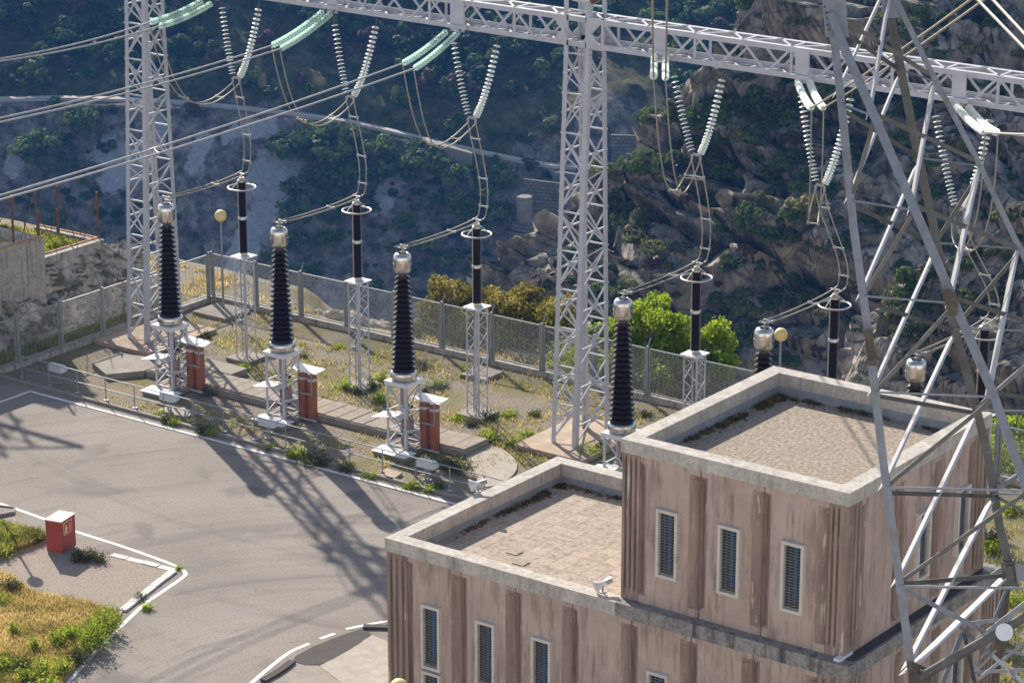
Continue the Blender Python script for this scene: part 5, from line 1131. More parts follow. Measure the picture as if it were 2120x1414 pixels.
m = MB(); m.box(-77.82, 74.4, 1.55, -77.42, 77.98, 2.72); m.box(-81.0, 77.66, 1.4, -77.82, 77.98, 2.72); wl = tag(m.build('concrete_wall', M['conc_wall'], loc=(-78, 76.5, 1.5)), 'low streaky concrete wall round a raised grassy bed', 'wall')
m = MB(); m.box(-77.84, 74.3, 2.72, -77.74, 77.99, 2.765); m.box(-81.0, 77.9, 2.72, -77.84, 77.99, 2.765); m.build('rusty_edging', M['rust_edge'], wl)
m = MB(); m.box(-77.25, 56.0, 1.15, -76.62, 73.95, 3.86); m.box(-79.5, 73.6, 1.2, -77.25, 73.95, 3.86); w2 = tag(m.build('concrete_wall', M['conc_wall'], loc=(-77, 66, 1.2)), 'taller stained concrete wall with a rusty top edge above the side fence', 'wall')
m = MB(); m.box(-76.78, 56.0, 3.86, -76.61, 73.96, 3.90); m.build('rusty_edging', M['rust_edge'], w2)
m = MB(); m.prism([(-83, 73.95), (-77.82, 73.95), (-77.82, 77.66), (-83, 77.66)], 1.8, 2.50); m.prism([(-85, 56), (-77.25, 56), (-77.25, 73.6), (-85, 73.6)], 1.8, 3.55); tag(m.build('meadow_ground', M['meadow']), kind='structure')
def rock(name, label, c_, r, seed, mat='rockface'):
    rg = np.random.default_rng(seed); n1, n2 = 26, 40; th, ph = np.meshgrid(np.linspace(0, math.pi, n1), np.linspace(0, 2 * math.pi, n2, endpoint=False), indexing='ij')
    x = np.sin(th) * np.cos(ph); y = np.sin(th) * np.sin(ph); z = np.cos(th)
    f = 1 + .30 * fbm(x * 1.3 + z + seed, y * 1.3 - z, 4, seed) + .0
    for _ in range(9):
        d = unit(rg.normal(size=3)); k = x * d[0] + y * d[1] + z * d[2]; f = np.where(k * f > .68, .68 / np.maximum(k, .3), f)
    V = np.stack([x * f * r[0], y * f * r[1], z * f * r[2]], -1).reshape(-1, 3)
    i = np.arange(n1 - 1)[:, None] * n2 + np.arange(n2)[None]; j = np.arange(n1 - 1)[:, None] * n2 + (np.arange(n2)[None] + 1) % n2
    F = np.stack([i, i + n2, j + n2, j], -1).reshape(-1, 4)
    return tag(link_mesh(name, V, F, M[mat], loc=c_, smooth=28), label, 'rock')
rock('boulder', 'big lichened boulder standing at the end of the stone rock face', (-78.6, 79.2, 0.35), (1.0, 0.9, 1.35), 3)
rock('boulder', 'pale flat boulder behind the far tower beside the big one', (-77.6, 80.3, 0.1), (1.0, 0.7, 0.75), 8)
for i, (x, y, r) in enumerate(((700, 672, .55), (735, 690, .7), (765, 700, .5), (660, 655, .35), (790, 705, .45), (600, 632, .35))):
    p = at(x, y, 'w', 82.3); rock('boulder', 'grey rock lying just outside the long gorge fence', (p[0], p[1], -0.1), (r * 1.5, r * .8, r * .7), 20 + i)['group'] = 'rocks outside the gorge fence'
m = MB(); m.box(-105, 78.6, -4, -86.9, 80.4, 11.9); hut = tag(m.build('concrete_hut', M['conc_wall'], loc=(-95, 79.5, 0)), 'tall narrow concrete hut standing past the rock face', 'hut')
m = MB(); m.box(-105.1, 78.5, 11.9, -86.8, 80.5, 12.05); m.build('roof', M['conc'], hut)
MT = thing('lattice_mast', 'lattice mast on the terrace beside the hut', 'mast', (-89.5, 77.2, 0))
for i, j in ((-.6, -.6), (.6, -.6), (.6, .6), (-.6, .6)): m = MB(); m.bar((-89.5 + i * 1.2, 77.2 + j * 1.2, 1.0), (-89.5 + i, 77.2 + j, 15), .14); m.build('mast_leg', M['steel_paint'], MT)
for k in range(7):
    for (a, b) in (((-.8, -.8), (.8, -.8)), ((.8, -.8), (.8, .8)), ((.8, .8), (-.8, .8)), ((-.8, .8), (-.8, -.8))):
        m = MB(); m.bar((-89.5 + a[0], 77.2 + a[1], 3 + k * 1.7), (-89.5 + b[0], 77.2 + b[1], 4.7 + k * 1.7), .08); m.build('brace', M['steel_paint'], MT)
m = MB(); m.bar((-94, 77.2, 13.2), (-85, 77.2, 13.2), .2); m.bar((-94, 77.2, 13.2), (-89.5, 77.2, 15), .1); m.bar((-85, 77.2, 13.2), (-89.5, 77.2, 15), .1); m.build('crossarm', M['steel_paint'], MT)
# rusty posts and stays of a lost fence on the walls
RP = [((22, 406), (28, 500), -77.0, .034), ((72, 396), (78, 487), -77.0, .026), ((119, 386), (122, 480), -79.6, .026), ((115, 436), (119, 480), -79.4, .026), ((80, 438), (81, 486), -77.6, .026), ((197, 400), (204, 494), -77.75, .03)]
for i, (a, b, u, r) in enumerate(RP):
    p = at(*a, 'u', u); q = at(*b, 'u', u); q[2] -= .03; m = MB(); m.box(q[0] - r, q[1] - r, q[2], q[0] + r, q[1] + r, p[2]); m.box(q[0] - r * 1.2, q[1] - r * 1.2, p[2], q[0] + r * 1.2, q[1] + r * 1.2, p[2] + .03)
    tag(m.build('rusty_post', M['rust']), 'thin rusty upright post on the old concrete walls', 'post', 'rusty posts on the old walls')
RS = [((70, 402), (43, 497), -77.0), ((27, 412), (65, 492), -77.0), ((20, 415), (-5, 470), -77.0), ((122, 396), (161, 510), -77.9), ((82, 446), (120, 524), -77.75), ((196, 408), (165, 487), -78.6), ((199, 408), (170, 506), -77.85), ((113, 448), (104, 482), -79.2), ((50, 460), (53, 492), -77.1)]
for a, b, u in RS:
    m = MB(); m.bar(at(*a, 'u', u), at(*b, 'u', u), .022); tag(m.build('rusty_stay', M['rust']), 'slanting rusty stay bracing the old posts on the walls', 'stay', 'rusty stays on the old walls')

# ================================================================ PLANTS
def blades(P, h, rng, wd=0.012):
    n = len(P); a = rng.uniform(0, 6.283, n); ln = rng.uniform(.15, .75, n)[:, None]; hh = (np.broadcast_to(h, (n,)) * rng.uniform(.5, 1.3, n))[:, None]
    d = np.stack([np.cos(a), np.sin(a), np.zeros(n)], -1); s_ = np.stack([-np.sin(a), np.cos(a), np.zeros(n)], -1) * wd
    tip = P + d * hh * ln + np.array([0, 0, 1.0]) * hh; mid = P + d * hh * ln * .35 + np.array([0, 0, .6]) * hh
    return np.stack([P - s_, P + s_, mid + s_ * .8, mid - s_ * .8, mid - s_ * .8, mid + s_ * .8, tip + s_ * .15, tip - s_ * .15], 1).reshape(-1, 3)
def grass(name, P, h, mat, seed=1, wd=.012): V = blades(np.asarray(P), h, np.random.default_rng(seed), wd); return tag(link_mesh(name, V, quads(len(V) // 4), mat), kind='stuff')
def inpoly(P, poly):
    poly = np.asarray(poly); x, y = P[:, 0], P[:, 1]; c_ = np.zeros(len(P), bool); n = len(poly)
    for i in range(n):
        x1, y1 = poly[i]; x2, y2 = poly[(i + 1) % n]
        k = ((y1 > y) != (y2 > y)) & (x < (x2 - x1) * (y - y1) / (y2 - y1 + 1e-12) + x1); c_ ^= k
    return c_
rg = np.random.default_rng(5)
# yard tufts
N = 60000; P = np.stack([rg.uniform(-74, -30, N), rg.uniform(69.4, 80.8, N), np.zeros(N)], -1)
n1 = fbm(P[:, 0] * .45, P[:, 1] * .45, 4, 91); n2 = fbm(P[:, 0] * 1.9, P[:, 1] * 1.9, 3, 92)
far = np.clip((P[:, 1] - 72) / 5, 0, 1)
k = (n1 + .6 * n2 > .22 - .14 * far) & (rg.random(N) < .8)
for (a, b, c_, d) in ((-70.1, -55.3, 72.3, 73.8), (-72.4, -70, 71.2, 74), (-69.7, -67.1, 73.8, 74.8)): k &= ~((P[:, 0] > a) & (P[:, 0] < b) & (P[:, 1] > c_) & (P[:, 1] < d))
P = P[k]; g_ = rg.random(len(P)) < .55
grass('grass', P[g_], .10, M['grass_green'], 2, .016); grass('dry_grass', P[~g_], .13, M['grass_dry'], 3, .014)
# kerb weeds, outside strips, behind the corner fence, right of the building
N = 26000; P = np.stack([rg.uniform(-92, -74.8, N), rg.uniform(74, 84, N), np.zeros(N)], -1); P[:, 2] = near_z(P[:, 0], P[:, 1]); P = P[(P[:, 0] > -76.8) | (P[:, 1] > 79.6)]
P2 = np.stack([rg.uniform(-74, -30, 5000), rg.uniform(81.2, 82.4, 5000), np.zeros(5000)], -1); P2[:, 2] = near_z(P2[:, 0], P2[:, 1]); P = np.vstack([P, P2])
P = P[fbm(P[:, 0] * .5, P[:, 1] * .5, 4, 17) > -.10]; grass('dry_grass', P, .17, M['grass_dry'], 4, .02)
P = np.stack([rg.uniform(-82.5, -77.85, 5000), rg.uniform(74, 77.6, 5000), np.full(5000, 2.5)], -1); grass('grass', P, .18, M['grass_green'], 5, .02)
N = 16000; P = np.stack([rg.uniform(-41, -24, N), rg.uniform(61, 80.5, N), np.zeros(N)], -1); P = P[fbm(P[:, 0] * .4, P[:, 1] * .4, 4, 19) > -.02]; grass('grass', P, .22, M['grass_green'], 6, .02)
# shaded strip behind the side fence
N = 9000; P = np.stack([rg.uniform(-75.9, -74.8, N), rg.uniform(60, 80, N), np.zeros(N)], -1); grass('grass', P, .28, M['grass_green'], 7, .02)
# meadow on the island
lo, hi = md.min(0), md.max(0); N = 80000; P = np.stack([rg.uniform(max(lo[0], -68), hi[0], N), rg.uniform(lo[1], hi[1], N), np.full(N, .09)], -1)
P = P[inpoly(P, md)]; pat = fbm(P[:, 0] * .8, P[:, 1] * .8, 4, 23); k = rg.random(len(P)) < .75; P = P[k]; pat = pat[k]
grass('dry_grass', P[pat > -.26], .13, M['grass_dry'], 8, .010); grass('grass', P[pat <= -.26], .15, M['grass_green'], 9, .011)
lo, hi = np.min(md2, 0), np.max(md2, 0); N = 20000; P = np.stack([rg.uniform(lo[0], hi[0], N), rg.uniform(lo[1], hi[1], N), np.full(N, .08)], -1); P = P[inpoly(P, md2)]
k = rg.random(len(P)) < .5; grass('dry_grass', P[k], .2, M['grass_dry'], 10, .011); grass('grass', P[~k], .24, M['grass_green'], 11, .012)
# shrubs: stems with leaves
def shrub_geo(rng, h, w, nst, nl, leaf, spread=1.0):
    st = MB(); L = []
    for i in range(nst):
        a = rng.uniform(0, 6.283); r = w * .5 * rng.uniform(.1, 1.35) * spread; b = np.array([math.cos(a), math.sin(a), 0]) * r * .35; t_ = np.array([math.cos(a) * r, math.sin(a) * r, h * rng.uniform(.45, 1.2) * max(.35, 1 - .3 * (r / (w * .5)) ** 2)])
        md_ = (b + t_) / 2 + np.array([math.cos(a), math.sin(a), 0]) * r * .1; st.tube([b, md_, t_], [.012, .009, .004], 4)
        s_ = rng.uniform(.15, 1.0, nl)[:, None]; q = (1 - s_) ** 2 * b + 2 * s_ * (1 - s_) * md_ + s_ ** 2 * t_; L.append(q + rng.normal(size=(nl, 3)) * (.05 + .03 * w))
    P = np.concatenate(L); P[:, 2] = np.maximum(P[:, 2], .02); return st, P
SP = {}
def shrub(x, y, h, w, kind, label, group=None, z=0.0, cat='shrub', p=None):
    p = at(x, y, 'z', z) if p is None else np.asarray(p, float); mat = {'g': 'leaf_shrub', 'd': 'leaf_dull', 's': 'leaf_grey', 'b': 'leaf_bright', 'r': 'leaf_red'}[kind]
    rng = np.random.default_rng(int(x * 7 + y)); ns = int(10 + 26 * w)
    T_ = thing('shrub', label, cat, p, group)
    st, P = shrub_geo(rng, h, w, ns, int(24 + 14 * h), .05); st.build('stem', M['wood'], T_, rel=True)
    P = P[rng.random(len(P)) < .62]; link_mesh('foliage', cards(P, min(.07, .03 + .1 * h) if kind != 's' else .045, rng, None, asp=.6), quads(len(P)), M[mat], T_)
S1 = 'weeds along the yard kerb'
for x, y, h, w, k in ((612, 948, .42, .6, 'g'), (640, 955, .40, .9, 'd'), (660, 963, .35, .7, 'd'), (718, 975, .34, .6, 'd'), (766, 990, .22, .5, 'g'), (852, 1010, .28, .6, 'g'), (890, 1018, .2, .5, 'g'), (345, 875, .25, .5, 'd'), (362, 880, .25, .4, 'g'), (420, 896, .34, .6, 'd'), (440, 902, .22, .5, 'g'), (905, 1010, .2, .5, 'd'), (330, 860, .15, .4, 'g'), (560, 930, .16, .4, 'g')): shrub(x, y, h, w, k, 'small weedy shrub growing along the kerb below the yard railing', S1)
S2 = 'low shrubs scattered over the gravel yard'
for x, y, h, w, k in ((712, 806, .38, .55, 'g'), (788, 832, .40, .6, 'g'), (735, 815, .25, .5, 'd'), (770, 806, .40, .4, 'd'), (790, 790, .40, .4, 'g'), (1010, 915, .38, .8, 'g'), (1012, 868, .30, .5, 'd'), (975, 880, .25, .5, 'd'), (505, 765, .22, .5, 'g'), (425, 700, .28, .5, 'd'), (1065, 920, .22, .7, 'g'), (1090, 900, .18, .6, 'g'), (1225, 945, .42, .8, 'g'), (1240, 935, .30, .6, 'd'), (1060, 862, .2, .7, 'g'), (950, 870, .15, .5, 'g'), (1335, 862, .2, .6, 'd'), (910, 800, .18, .5, 'g'), (880, 815, .2, .5, 'd'), (965, 780, .12, .5, 'g'), (630, 740, .14, .5, 'd'), (700, 720, .12, .5, 'g'), (1110, 860, .2, .5, 'd'), (600, 660, .2, .6, 'd')): shrub(x, y, h, w, k, 'low shrub growing in the gravel of the fenced yard', S2)
shrub(432, 818, .42, .6, 's', 'grey-green bush beside the first pair of orange cylinders')
shrub(935, 970, .36, 1.5, 'd', 'wide dull bush in front of the third transformer by the curved slab'); shrub(875, 762, .36, .8, 's', 'grey-green bush in the yard behind the third transformer')
shrub(905, 805, .22, .9, 's', 'pale grey-green cushion plant near the third arrester')
S3 = 'leafy green shrubs on the meadow by the road'
for x, y, h, w, k in ((205, 1330, .95, 1.0, 'g'), (225, 1305, .85, .8, 'g'), (180, 1345, .7, .8, 'g'), (120, 1335, .45, .6, 'g'), (145, 1322, .42, .5, 'g'), (75, 1345, .38, .4, 'g'), (30, 1312, .42, .3, 'g'), (90, 1395, .5, .7, 'g'), (130, 1390, .5, .6, 'g'), (50, 1412, .45, .6, 'g'), (100, 1430, .45, .7, 'g'), (160, 1370, .45, .6, 'd'), (45, 1385, .35, .5, 'd'), (10, 1385, .4, .5, 'g')): shrub(x, y, h, w, k, 'leafy green shrub in the dry meadow beside the white road line', S3, z=.08)
for x, y, h, w, k in ((160, 1160, .34, .6, 'd'), (185, 1158, .34, .7, 'd'), (208, 1163, .28, .6, 'd')): shrub(x, y, h, w, k, 'dark low bush spreading at the foot of the red cabinet', 'bushes at the foot of the red cabinet', z=.05)
shrub(290, 1240, .2, .4, 's', 'small grey tuft by the white kerb of the gravel island'); shrub(305, 1262, .2, .3, 'g', 'tiny weed between the white kerb and the white line'); shrub(368, 1178, .1, .25, 'g', 'tiny weed at the tip of the white kerb')
for x, y, h, w, k in ((30, 1120, .35, .7, 'g'), (62, 1122, .3, .6, 'd'), (5, 1150, .3, .8, 'g'), (20, 1220, .35, .7, 'd'), (0, 1098, .3, .5, 'g')): shrub(x, y, h, w, k, 'scrubby tuft on the grassy strip behind the red cabinet', 'tufts on the grassy strip', z=.08)
for x, y, h, w, k in ((1950, 1420, .9, 1.3, 'd'), (1900, 1440, .9, 1.2, 'g'), (2010, 1415, .8, 1.2, 'd'), (1985, 1440, .8, 1.0, 'g')): shrub(x, y, h, w, k, 'straggly bush below the pylon beside the building', 'bushes below the pylon')
for x, y, h, w, k in ((2060, 1120, .5, .9, 'd'), (2050, 1140, .4, .8, 'g'), (2100, 1250, .3, .8, 'g'), (2095, 1060, .4, .9, 'g')): shrub(x, y, h, w, k, 'low bush on the grass behind the building', 'bushes on the grass behind the building')
# trees beyond the gorge fence
NJ = 0.75
def tree(name, label, p, crowns, mat, leaf, n, group=None, trunk=True):
    T_ = thing(name, label, 'tree', p, group); p = np.asarray(p, float); rng = np.random.default_rng(int(abs(p[0] * 31 + p[1])))
    m = MB(); top = np.mean([c_[0] for c_ in crowns], axis=0)
    m.tube([p + [0, 0, -.6], p + (np.array([top[0], top[1], top[2]]) - p) * .5 + rng.normal(size=3) * .1, top], [.16, .11, .05], 8)
    for c_, R in crowns:
        for _ in range(3): e = np.asarray(c_) + rng.normal(size=3) * np.asarray(R) * .45; a = p + (top - p) * rng.uniform(.3, .7); m.tube([a, (a + e) / 2 + [0, 0, .15], e], [.06, .04, .015], 5)
    m.build('trunk', M['wood'], T_, smooth=60)
    Ps, Ds = [], []
    vol = np.array([np.prod(R) ** (2 / 3) for _, R in crowns]); vol /= vol.sum()
    for (c_, R), v in zip(crowns, vol): P, d = crown_pts(rng, R, int(n * v), 22); Ps.append(P + np.asarray(c_) - p); Ds.append(d)
    P = np.concatenate(Ps); D = np.concatenate(Ds); link_mesh('crown', cards(P, leaf, rng, D), quads(len(P)), M[mat], T_)
def cw(x, y, w, R): return (at(x, y, 'w', w), tuple(1.72 * q for q in R))
def gp(x, w): q = at(x, 700, 'w', w); return np.array([q[0], q[1], float(near_z(np.array([q[0]]), np.array([q[1]]))[0])])
tree('olive_tree', 'golden olive-green tree with leaning crown behind the gorge fence', gp(940, 84.5), [cw(938, 618, 84.5, (.75, .8, .75)), cw(905, 655, 84.2, (.7, .75, .75)), cw(965, 665, 84.0, (.85, .8, .75)), cw(1005, 632, 85, (.8, .8, .65)), cw(882, 700, 83.8, (.6, .7, .65)), cw(930, 715, 83.5, (.8, .6, .6)), cw(1000, 700, 83.6, (.8, .6, .6))], 'leaf_olive', .11, 12500)
tree('olive_tree', 'golden olive-green tree right behind the middle gantry tower', gp(1085, 85.0), [cw(1055, 630, 85, (.8, .8, .6)), cw(1090, 625, 85, (.8, .9, .6)), cw(1135, 645, 85, (.9, .9, .6)), cw(1165, 662, 84.8, (.8, .8, .6)), cw(1060, 675, 84.8, (.8, .7, .6)), cw(1100, 700, 84.4, (.9, .7, .6))], 'leaf_olive', .11, 9500)
tree('leafy_tree', 'bright green leafy tree behind the fourth transformer', gp(1330, 84.2), [cw(1345, 665, 84.2, (1.0, .9, .75)), cw(1300, 690, 84, (.9, .9, .8)), cw(1385, 690, 84.2, (.85, .9, .8)), cw(1340, 735, 83.6, (1.1, .8, .8)), cw(1240, 735, 83.4, (.75, .7, .7)), cw(1260, 690, 83.8, (.5, .6, .5)), cw(1410, 760, 83.4, (.7, .7, .6))], 'leaf_bright', .12, 14000)
tree('leafy_tree', 'bright green leafy tree right of the fourth arrester', gp(1475, 84.0), [cw(1480, 705, 84.0, (.65, .7, .6)), cw(1455, 745, 83.8, (.7, .7, .6)), cw(1495, 760, 83.6, (.5, .6, .5)), cw(1440, 790, 83.2, (.7, .6, .5))], 'leaf_bright', .12, 6000)
tree('leafy_tree', 'bright green tree showing past the back corner of the building', gp(2090, 84.2), [cw(2085, 905, 84.2, (.75, .8, .6)), cw(2120, 925, 84, (.8, .8, .6)), cw(2090, 960, 83.6, (.8, .7, .6)), cw(2150, 950, 84, (.8, .8, .7))], 'leaf_bright', .12, 4500)
for i, (x, y, w, h, wd_, k) in enumerate(((925, 752, 82.3, .9, 1.0, 's'), (960, 765, 82.2, .7, .9, 'd'), (1010, 745, 82.6, .8, 1.2, 'd'), (1090, 785, 82.0, .5, 1.0, 's'), (1170, 800, 82.2, .9, 1.1, 'g'), (1215, 812, 82.2, .9, 1.0, 'g'), (1300, 838, 82.2, .9, 1.4, 'd'), (1360, 850, 82.3, .9, 1.4, 'g'), (1420, 868, 82.3, 1.0, 1.3, 'd'), (1480, 880, 82.3, .9, 1.3, 'd'), (1255, 826, 82.3, 1.0, 1.0, 'g'), (1340, 845, 82.0, .5, .8, 's'), (870, 740, 82.4, .6, .9, 'd'), (2100, 1010, 82.3, 1.0, 1.4, 'g'), (2070, 995, 82.4, 1.0, 1.2, 'g'))):
    q = at(x, y, 'w', w); shrub(x, y, h * 1.25, wd_ * 1.5, k, 'bush pressed against the outside of the long gorge fence', 'bushes outside the gorge fence', p=(q[0], w, float(near_z(np.array([q[0]]), np.array([w]))[0])))
shrub(420 / 1.0, 502, .35, .6, 'g', 'green tuft on the raised bed', p=(-78.6, 76.4, 2.5))
# ================================================================ STEEL PYLON IN FRONT
K_ = 1.374
def atk(x, y, d): return atd(x, y, d * K_)
Y_ = thing('steel_pylon', 'big grey steel lattice pylon standing in front of the building', 'pylon', (*at(1990, 2300, 'z', 0)[:2], 0))
LEG = {'A': [(1711, -70), (1718, 0), (1744, 235), (1767, 472), (1798, 690), (1827, 944), (1885, 1372), (1892, 1420)],
       'B': [(1720, 30), (1738, 77), (1807, 234), (1910, 472), (1977, 630), (2055, 812), (2112, 974), (2200, 1215), (2290, 1470)],
       'C': [(1824, -60), (1837, 0), (1866, 150), (1896, 300), (1934, 472), (1970, 659), (2018, 832), (2045, 939), (2069, 1086), (2090, 1175)],
       'D': [(1845, -20), (1924, 143), (2024, 334), (2090, 472), (2126, 545), (2262, 815), (2400, 1080)]}
DEP = {'A': (39.5, 39.0), 'B': (39.3, 37.6), 'C': (40.6, 41.8), 'D': (40.4, 40.0)}
def leg(k, y):
    q = np.array(LEG[k], float); x = np.interp(y, q[:, 1], q[:, 0])
    if y > q[-1, 1]: x = q[-1, 0] + (y - q[-1, 1]) * (q[-1, 0] - q[-2, 0]) / (q[-1, 1] - q[-2, 1])
    if y < q[0, 1]: x = q[0, 0] + (y - q[0, 1]) * (q[1, 0] - q[0, 0]) / (q[1, 1] - q[0, 1])
    return x
def dep(k, y): a, b = DEP[k]; return a + (b - a) * (y + 60) / 1460
def ln(k, y, dx=0, dd=0): return atk(leg(k, y) + dx, y, dep(k, y) + dd)
WL = {'A': 0.155, 'B': 0.160, 'C': 0.170, 'D': 0.105}
for k in 'ABCD':
    m = MB(); ys = [q[1] for q in LEG[k]]; m_ = 'steel_old_shaded' if k == 'C' else 'steel_pylon'; w = WL[k]
    for y0, y1 in zip(ys[:-1], ys[1:]):
        p = ln(k, y0, -w * 110 / 2); q = ln(k, y1, -w * 110 / 2)
        m.angle(p, q, w, .02, RT - FW * .12, FW + RT * .25, w * .9); 
        if k in 'AC': m.bar(p - FW * .004 + RT * .02, q - FW * .004 + RT * .02, .035, .012, FW)
    o = m.build('leg', M[m_], Y_)
    if k == 'C': o['label'] = 'dark streaked leg'
# body above the picture: plates where two legs meet
for (x0, x1, y0, y1, x2, x3, d) in ((1694, 1739, -140, 40, 1709, 1757, 39.25), (1818, 1848, -130, 0, 1828, 1862, 40.4)):
    m = MB(); a, b, c_, e = atk(x0, y0, d), atk(x1, y0, d), atk(x3, y1 + 38, d), atk(x2, y1 + 38, d); m.plate([a, e, c_, b], .035); gp_ = m.build('gusset_plate', M['steel_pylon'], Y_)
    if d < 40:
        for (bx, by) in ((1706, -6), (1708, 15), (1711, 27), (1713, 38), (1713, 53), (1716, 62), (1725, 55), (1729, 63), (1733, 70), (1727, 70), (1718, 45)):
            m = MB(); c_ = atk(bx, by, d - .035); m.bar(c_, c_ + FW * .03, .036); m.build('bolt', M['rust_plate'], gp_)
for (x, d) in ((1711, 39.5), (1824, 40.6)):
    m = MB(); a = atk(x, -60, d); m.angle(a, a + np.array([0.05, -.05, 9.0]), .26, .02, RT, FW); m.build('mast_leg', M['steel_pylon'], Y_)
a = atk(1700, -420, 39); 
for k_ in range(4):
    m = MB(); z_ = a[2] + k_ * 1.6; m.bar((*atk(1711, -60, 39.5)[:2], z_), (*atk(1824, -60, 40.6)[:2], z_ + (1.2 if k_ % 2 else 0)), .1, .08); m.build('mast_brace', M['steel_pylon'], Y_)
m = MB(); a1 = atk(1711, -60, 39.5) + [0, 0, 5.0]; m.bar(a1 - RT * 4.5, a1 + RT * 6.5, .16); m.bar(a1 - RT * 4.5, a1 + [0, 0, 2.2], .1); m.bar(a1 + RT * 6.5, a1 + [0, 0, 2.2], .1); m.build('crossarm', M['steel_pylon'], Y_)
# legs carried down to the ground
for k, yl in (('A', 1420), ('B', 1470), ('D', 1080)):
    p = ln(k, yl); d_ = unit(ln(k, yl) - ln(k, yl - 250)); q = p + d_ * (p[2] / -d_[2]); m = MB(); m.angle(p, q, .28, .02, RT, FW); m.build('leg', M['steel_pylon'], Y_)
def strut(a, b, w, mat='steel_pylon', top=True, off=0.0, t=0.010, w2=None):
    p = a if isinstance(a, np.ndarray) else ln(*a, 0, off); q = b if isinstance(b, np.ndarray) else ln(*b, 0, off)
    d = unit(q - p); up = np.cross(d, FW); up = up if up[2] > 0 else -up; up = unit(up)
    m = MB(); h = w / 2
    if top: m.angle(p + up * h, q + up * h, w, t, -up, FW * 1.0 + np.array([0, 0, -.18]), w2 or w * .8)
    else: m.angle(p - up * h, q - up * h, w, t, up, FW, w2 or w * .8)
    m.build('brace', M[mat], Y_)
XY = lambda x, y, d: atk(x, y, d)
for a, b in ((('A', 215), ('B', 242)), (('A', 415), ('B', 436)), (('A', 613), ('B', 628)), (('A', 812), ('B', 822)), (('A', 1009), ('B', 1016)), (('A', 1214), ('B', 1219)), (('C', 145), ('D', 170)), (('C', 327), ('D', 344)), (('C', 503), ('D', 515)), (('C', 681), ('D', 686)), (('C', 850), ('D', 853)), (('C', 1022), ('D', 1026))):
    strut(a, b, .040, off=-.02, w2=.13)
for a, b in ((('A', 52), ('C', 147)), (('A', 26), ('D', 160)), (('A', 227), ('C', 327)), (('A', 424), ('C', 507)), (('A', 624), ('C', 686)), (('A', 819), ('C', 856)), (('A', 1020), ('C', 1027)), (('B', 234), ('D', 334)), (('B', 424), ('D', 516)), (('B', 615), ('D', 690)), (('B', 812), ('D', 850)), (('A', 1209), ('C', 1190))):
    strut(a, b, .085, 'steel_old_shaded', off=.05, w2=.04)  # cross braces: same steel, shade put into a darker colour
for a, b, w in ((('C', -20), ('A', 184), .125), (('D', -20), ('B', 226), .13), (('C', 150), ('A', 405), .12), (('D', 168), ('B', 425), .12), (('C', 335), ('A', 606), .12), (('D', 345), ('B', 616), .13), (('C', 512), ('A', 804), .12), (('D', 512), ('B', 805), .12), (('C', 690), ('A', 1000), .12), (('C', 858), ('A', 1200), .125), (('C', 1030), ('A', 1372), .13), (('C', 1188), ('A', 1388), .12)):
    strut(a, b, .045, 'steel_sunlit', off=.07, w2=w * 2.6)  # sunlight on these diagonals is painted as lighter steel
for a, b in ((('B', 246), ('A', 418)), (('B', 436), ('A', 615)), (('B', 630), ('A', 812)), (('B', 824), ('A', 1007)), (('B', 1018), ('A', 1206)), (('D', 352), ('C', 500)), (('D', 520), ('C', 680))):
    strut(a, b, .075, 'steel_old_shaded', off=.03)  # dark diagonals: shade painted as darker steel
strut(XY(2150, 735, 40), ln('C', 846), .08); strut(XY(2150, 957, 40.2), ln('C', 1018), .09); strut(ln('C', 1026), XY(2170, 1085, 40), .06, 'steel_old_shaded')
strut(ln('A', 1216), XY(2052, 1314, 38.6), .085)
# foot frame: big tube, blank disc, struts and the dark column below leg C
g0, g1 = XY(1908, 1400, 38.95), XY(2180, 1243, 37.5)
m = MB(); m.tube([g0, g1], .088, 16); m.build('tube', M['steel_old_shaded'], Y_, smooth=40)
m = MB(); c_ = XY(2079, 1308, 37.9); q = Vector((0, 0, 1)).rotation_difference(Vector(-FW + np.array([0, 0, .1]))).to_matrix()
m.lathe([(0, 0), (.16, 0), (.16, .03), (0, .03)], (0, 0, 0), 32); m.v = [np.concatenate(m.v) @ np.array(q).T + c_]; m.build('round_plate', M['lampgrey'], Y_)
m = MB(); m.tube([XY(2079, 1312, 37.95), XY(2081, 1296, 38.2)], .05, 10); m.build('stub', M['steel_old_shaded'], Y_)
strut(XY(1975, 1362, 38.7), XY(2180, 1205, 38.4), .085); strut(XY(1992, 1292, 39.2), XY(2125, 1277, 39.2), .07); strut(XY(1987, 1296, 39), XY(2140, 1432, 37.6), .07, top=False)
strut(XY(1996, 1308, 39.3), XY(2024, 1440, 38.7), .07, 'steel_old_shaded'); strut(XY(1992, 1310, 39.3), XY(1942, 1440, 38.7), .085); strut(XY(2083, 1222, 40), XY(2058, 1284, 39.4), .05)
strut(XY(2083, 1346, 39.6), XY(2160, 1362, 39.6), .06); strut(XY(2025, 1406, 38.8), XY(2160, 1300, 38.8), .06); strut(XY(2015, 1395, 39.6), XY(2063, 1345, 39.6), .05, top=False); strut(XY(2010, 1392, 39), XY(2130, 1386, 39), .06); strut(XY(2062, 1312, 39.4), XY(2022, 1380, 39.4), .04)
p = ln('C', 1165); q = XY(2056, 1440, 42.4); d_ = unit(q - p); m = MB(); m.tube([p, q, q + np.array([-.3, .3, -q[2]])], [.10, .085, .16], 12); m.build('tube_leg', M['rust_plate'], Y_, smooth=40)
def gus(pts, d, mat='rust_plate', t=.03): m = MB(); m.plate([atk(x, y, d) for x, y in pts], t); return m.build('gusset_plate', M[mat], Y_)
gus([(1788, 684), (1807, 684), (1815, 757), (1797, 757)], dep('A', 700) - .06)
gus([(1947, 600), (1967, 598), (1984, 618), (1981, 652), (1966, 655)], dep('B', 625) - .06)
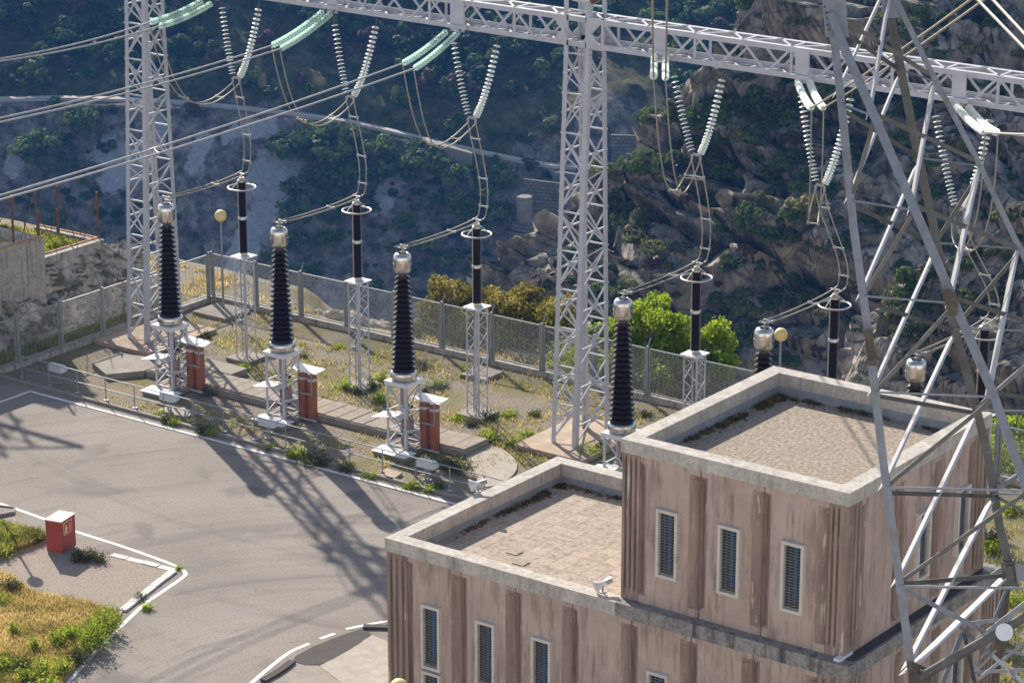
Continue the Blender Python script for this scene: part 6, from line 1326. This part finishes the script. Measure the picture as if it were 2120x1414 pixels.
gus([(2072, 1163), (2103, 1163), (2110, 1215), (2092, 1222), (2075, 1210)], dep('C', 1180) - .05, 'steel_old_shaded')
gus([(2100, 1165), (2128, 1176), (2122, 1200), (2106, 1205)], dep('C', 1180) - .1, 'steel_pylon')
gus([(1877, 1371), (1896, 1371), (1928, 1386), (1925, 1430), (1884, 1430)], dep('A', 1390) - .06)
gus([(1905, 1384), (1928, 1386), (1926, 1400), (1908, 1396)], dep('A', 1390) - .09, 'steel_pylon')
for bx, by in ((1790, 690), (1791, 705), (1793, 725), (1795, 745), (1884, 1380), (1890, 1395), (1895, 1410), (1912, 1392), (1974, 610), (1978, 628), (2080, 1175), (2092, 1175), (2096, 1195)):
    dd_ = (39.2 if bx < 1900 else 38.75 if bx < 1930 else 38.4 if bx < 2000 else 41.3); m = MB(); c_ = atk(bx, by, dd_ - .12); m.bar(c_, c_ + FW * .10, .022); m.build('bolt', M['steel_old_shaded'], Y_)
# stray clamp and ring of a wire near the head of the middle tower
m = MB(); a = atd(1180, -6, 70); m.tube([atd(x, y, 70) for x, y in ((1165, -30), (1180, -2), (1205, 5), (1235, 4), (1262, -14), (1275, -40))], .035, 8); rg_ = m.build('wire_loop', M['wire'], smooth=60)
tag(rg_, 'curved conductor with a dark clamp hanging in front of the middle tower head', 'conductor')
m = MB(); m.bar(atd(1222, 4, 69.95), atd(1248, -10, 69.95), .16, .14); m.build('clamp', M['rust_plate'], rg_)
# ================================================================ AIR, LIGHT, CAMERA
mb = MB(); mb.box(-560, -60, -170, 300, 680, 62)
t = NT('haze_air'); pv = t.n('ShaderNodeVolumePrincipled'); t.set(pv.inputs['Color'], (0.12, 0.38, 1.0)); t.set(pv.inputs['Density'], HAZE); t.set(pv.inputs['Anisotropy'], 0.2)
t.t.links.new(pv.outputs[0], t.out.inputs['Volume'])
if HAZE > 0: tag(mb.build('haze', t.m, loc=(0, 0, 0)), kind='stuff')
wd = bpy.data.worlds.new('World'); SC.world = wd; wd.use_nodes = True
nt = wd.node_tree; bg = nt.nodes['Background']; sky = nt.nodes.new('ShaderNodeTexSky'); sky.sky_type = 'NISHITA'; sky.sun_disc = False
sky.sun_elevation = SUN_EL; sky.sun_rotation = math.atan2(SUN[0], SUN[1]); sky.air_density = 1.0; sky.dust_density = 1.0; sky.ozone_density = 1.0
hs = nt.nodes.new('ShaderNodeHueSaturation'); hs.inputs['Saturation'].default_value = 0.90; nt.links.new(sky.outputs[0], hs.inputs['Color']); nt.links.new(hs.outputs[0], bg.inputs[0]); bg.inputs[1].default_value = SKY
sl = bpy.data.lights.new('sun', 'SUN'); sl.energy = SUNP; sl.angle = math.radians(0.55); sl.color = (1.0, 0.91, 0.78)
so = bpy.data.objects.new('sun', sl); COL.objects.link(so); so.location = (-80, 90, 120); so.rotation_euler = Vector(-SUN).to_track_quat('-Z', 'Y').to_euler()
cd = bpy.data.cameras.new('camera'); cd.sensor_fit = 'HORIZONTAL'; cd.sensor_width = 36.0; cd.lens = 36.0 * FPX / 2120; cd.clip_start = 0.5; cd.clip_end = 3000
co = bpy.data.objects.new('camera', cd); COL.objects.link(co)
co.matrix_world = Matrix(((RT[0], UP[0], -FW[0], 0), (RT[1], UP[1], -FW[1], 0), (RT[2], UP[2], -FW[2], CAMH), (0, 0, 0, 1)))
SC.camera = co
vs = SC.view_settings; vs.view_transform = 'Standard'; vs.look = 'None'; vs.gamma = 1.0; vs.exposure = EXPO; vs.use_curve_mapping = False
SC.cycles.max_bounces = 6; SC.cycles.diffuse_bounces = 3; SC.cycles.glossy_bounces = 3; SC.cycles.transmission_bounces = 6; SC.cycles.transparent_max_bounces = 8; SC.cycles.volume_bounces = 0
SC.cycles.use_denoising = True
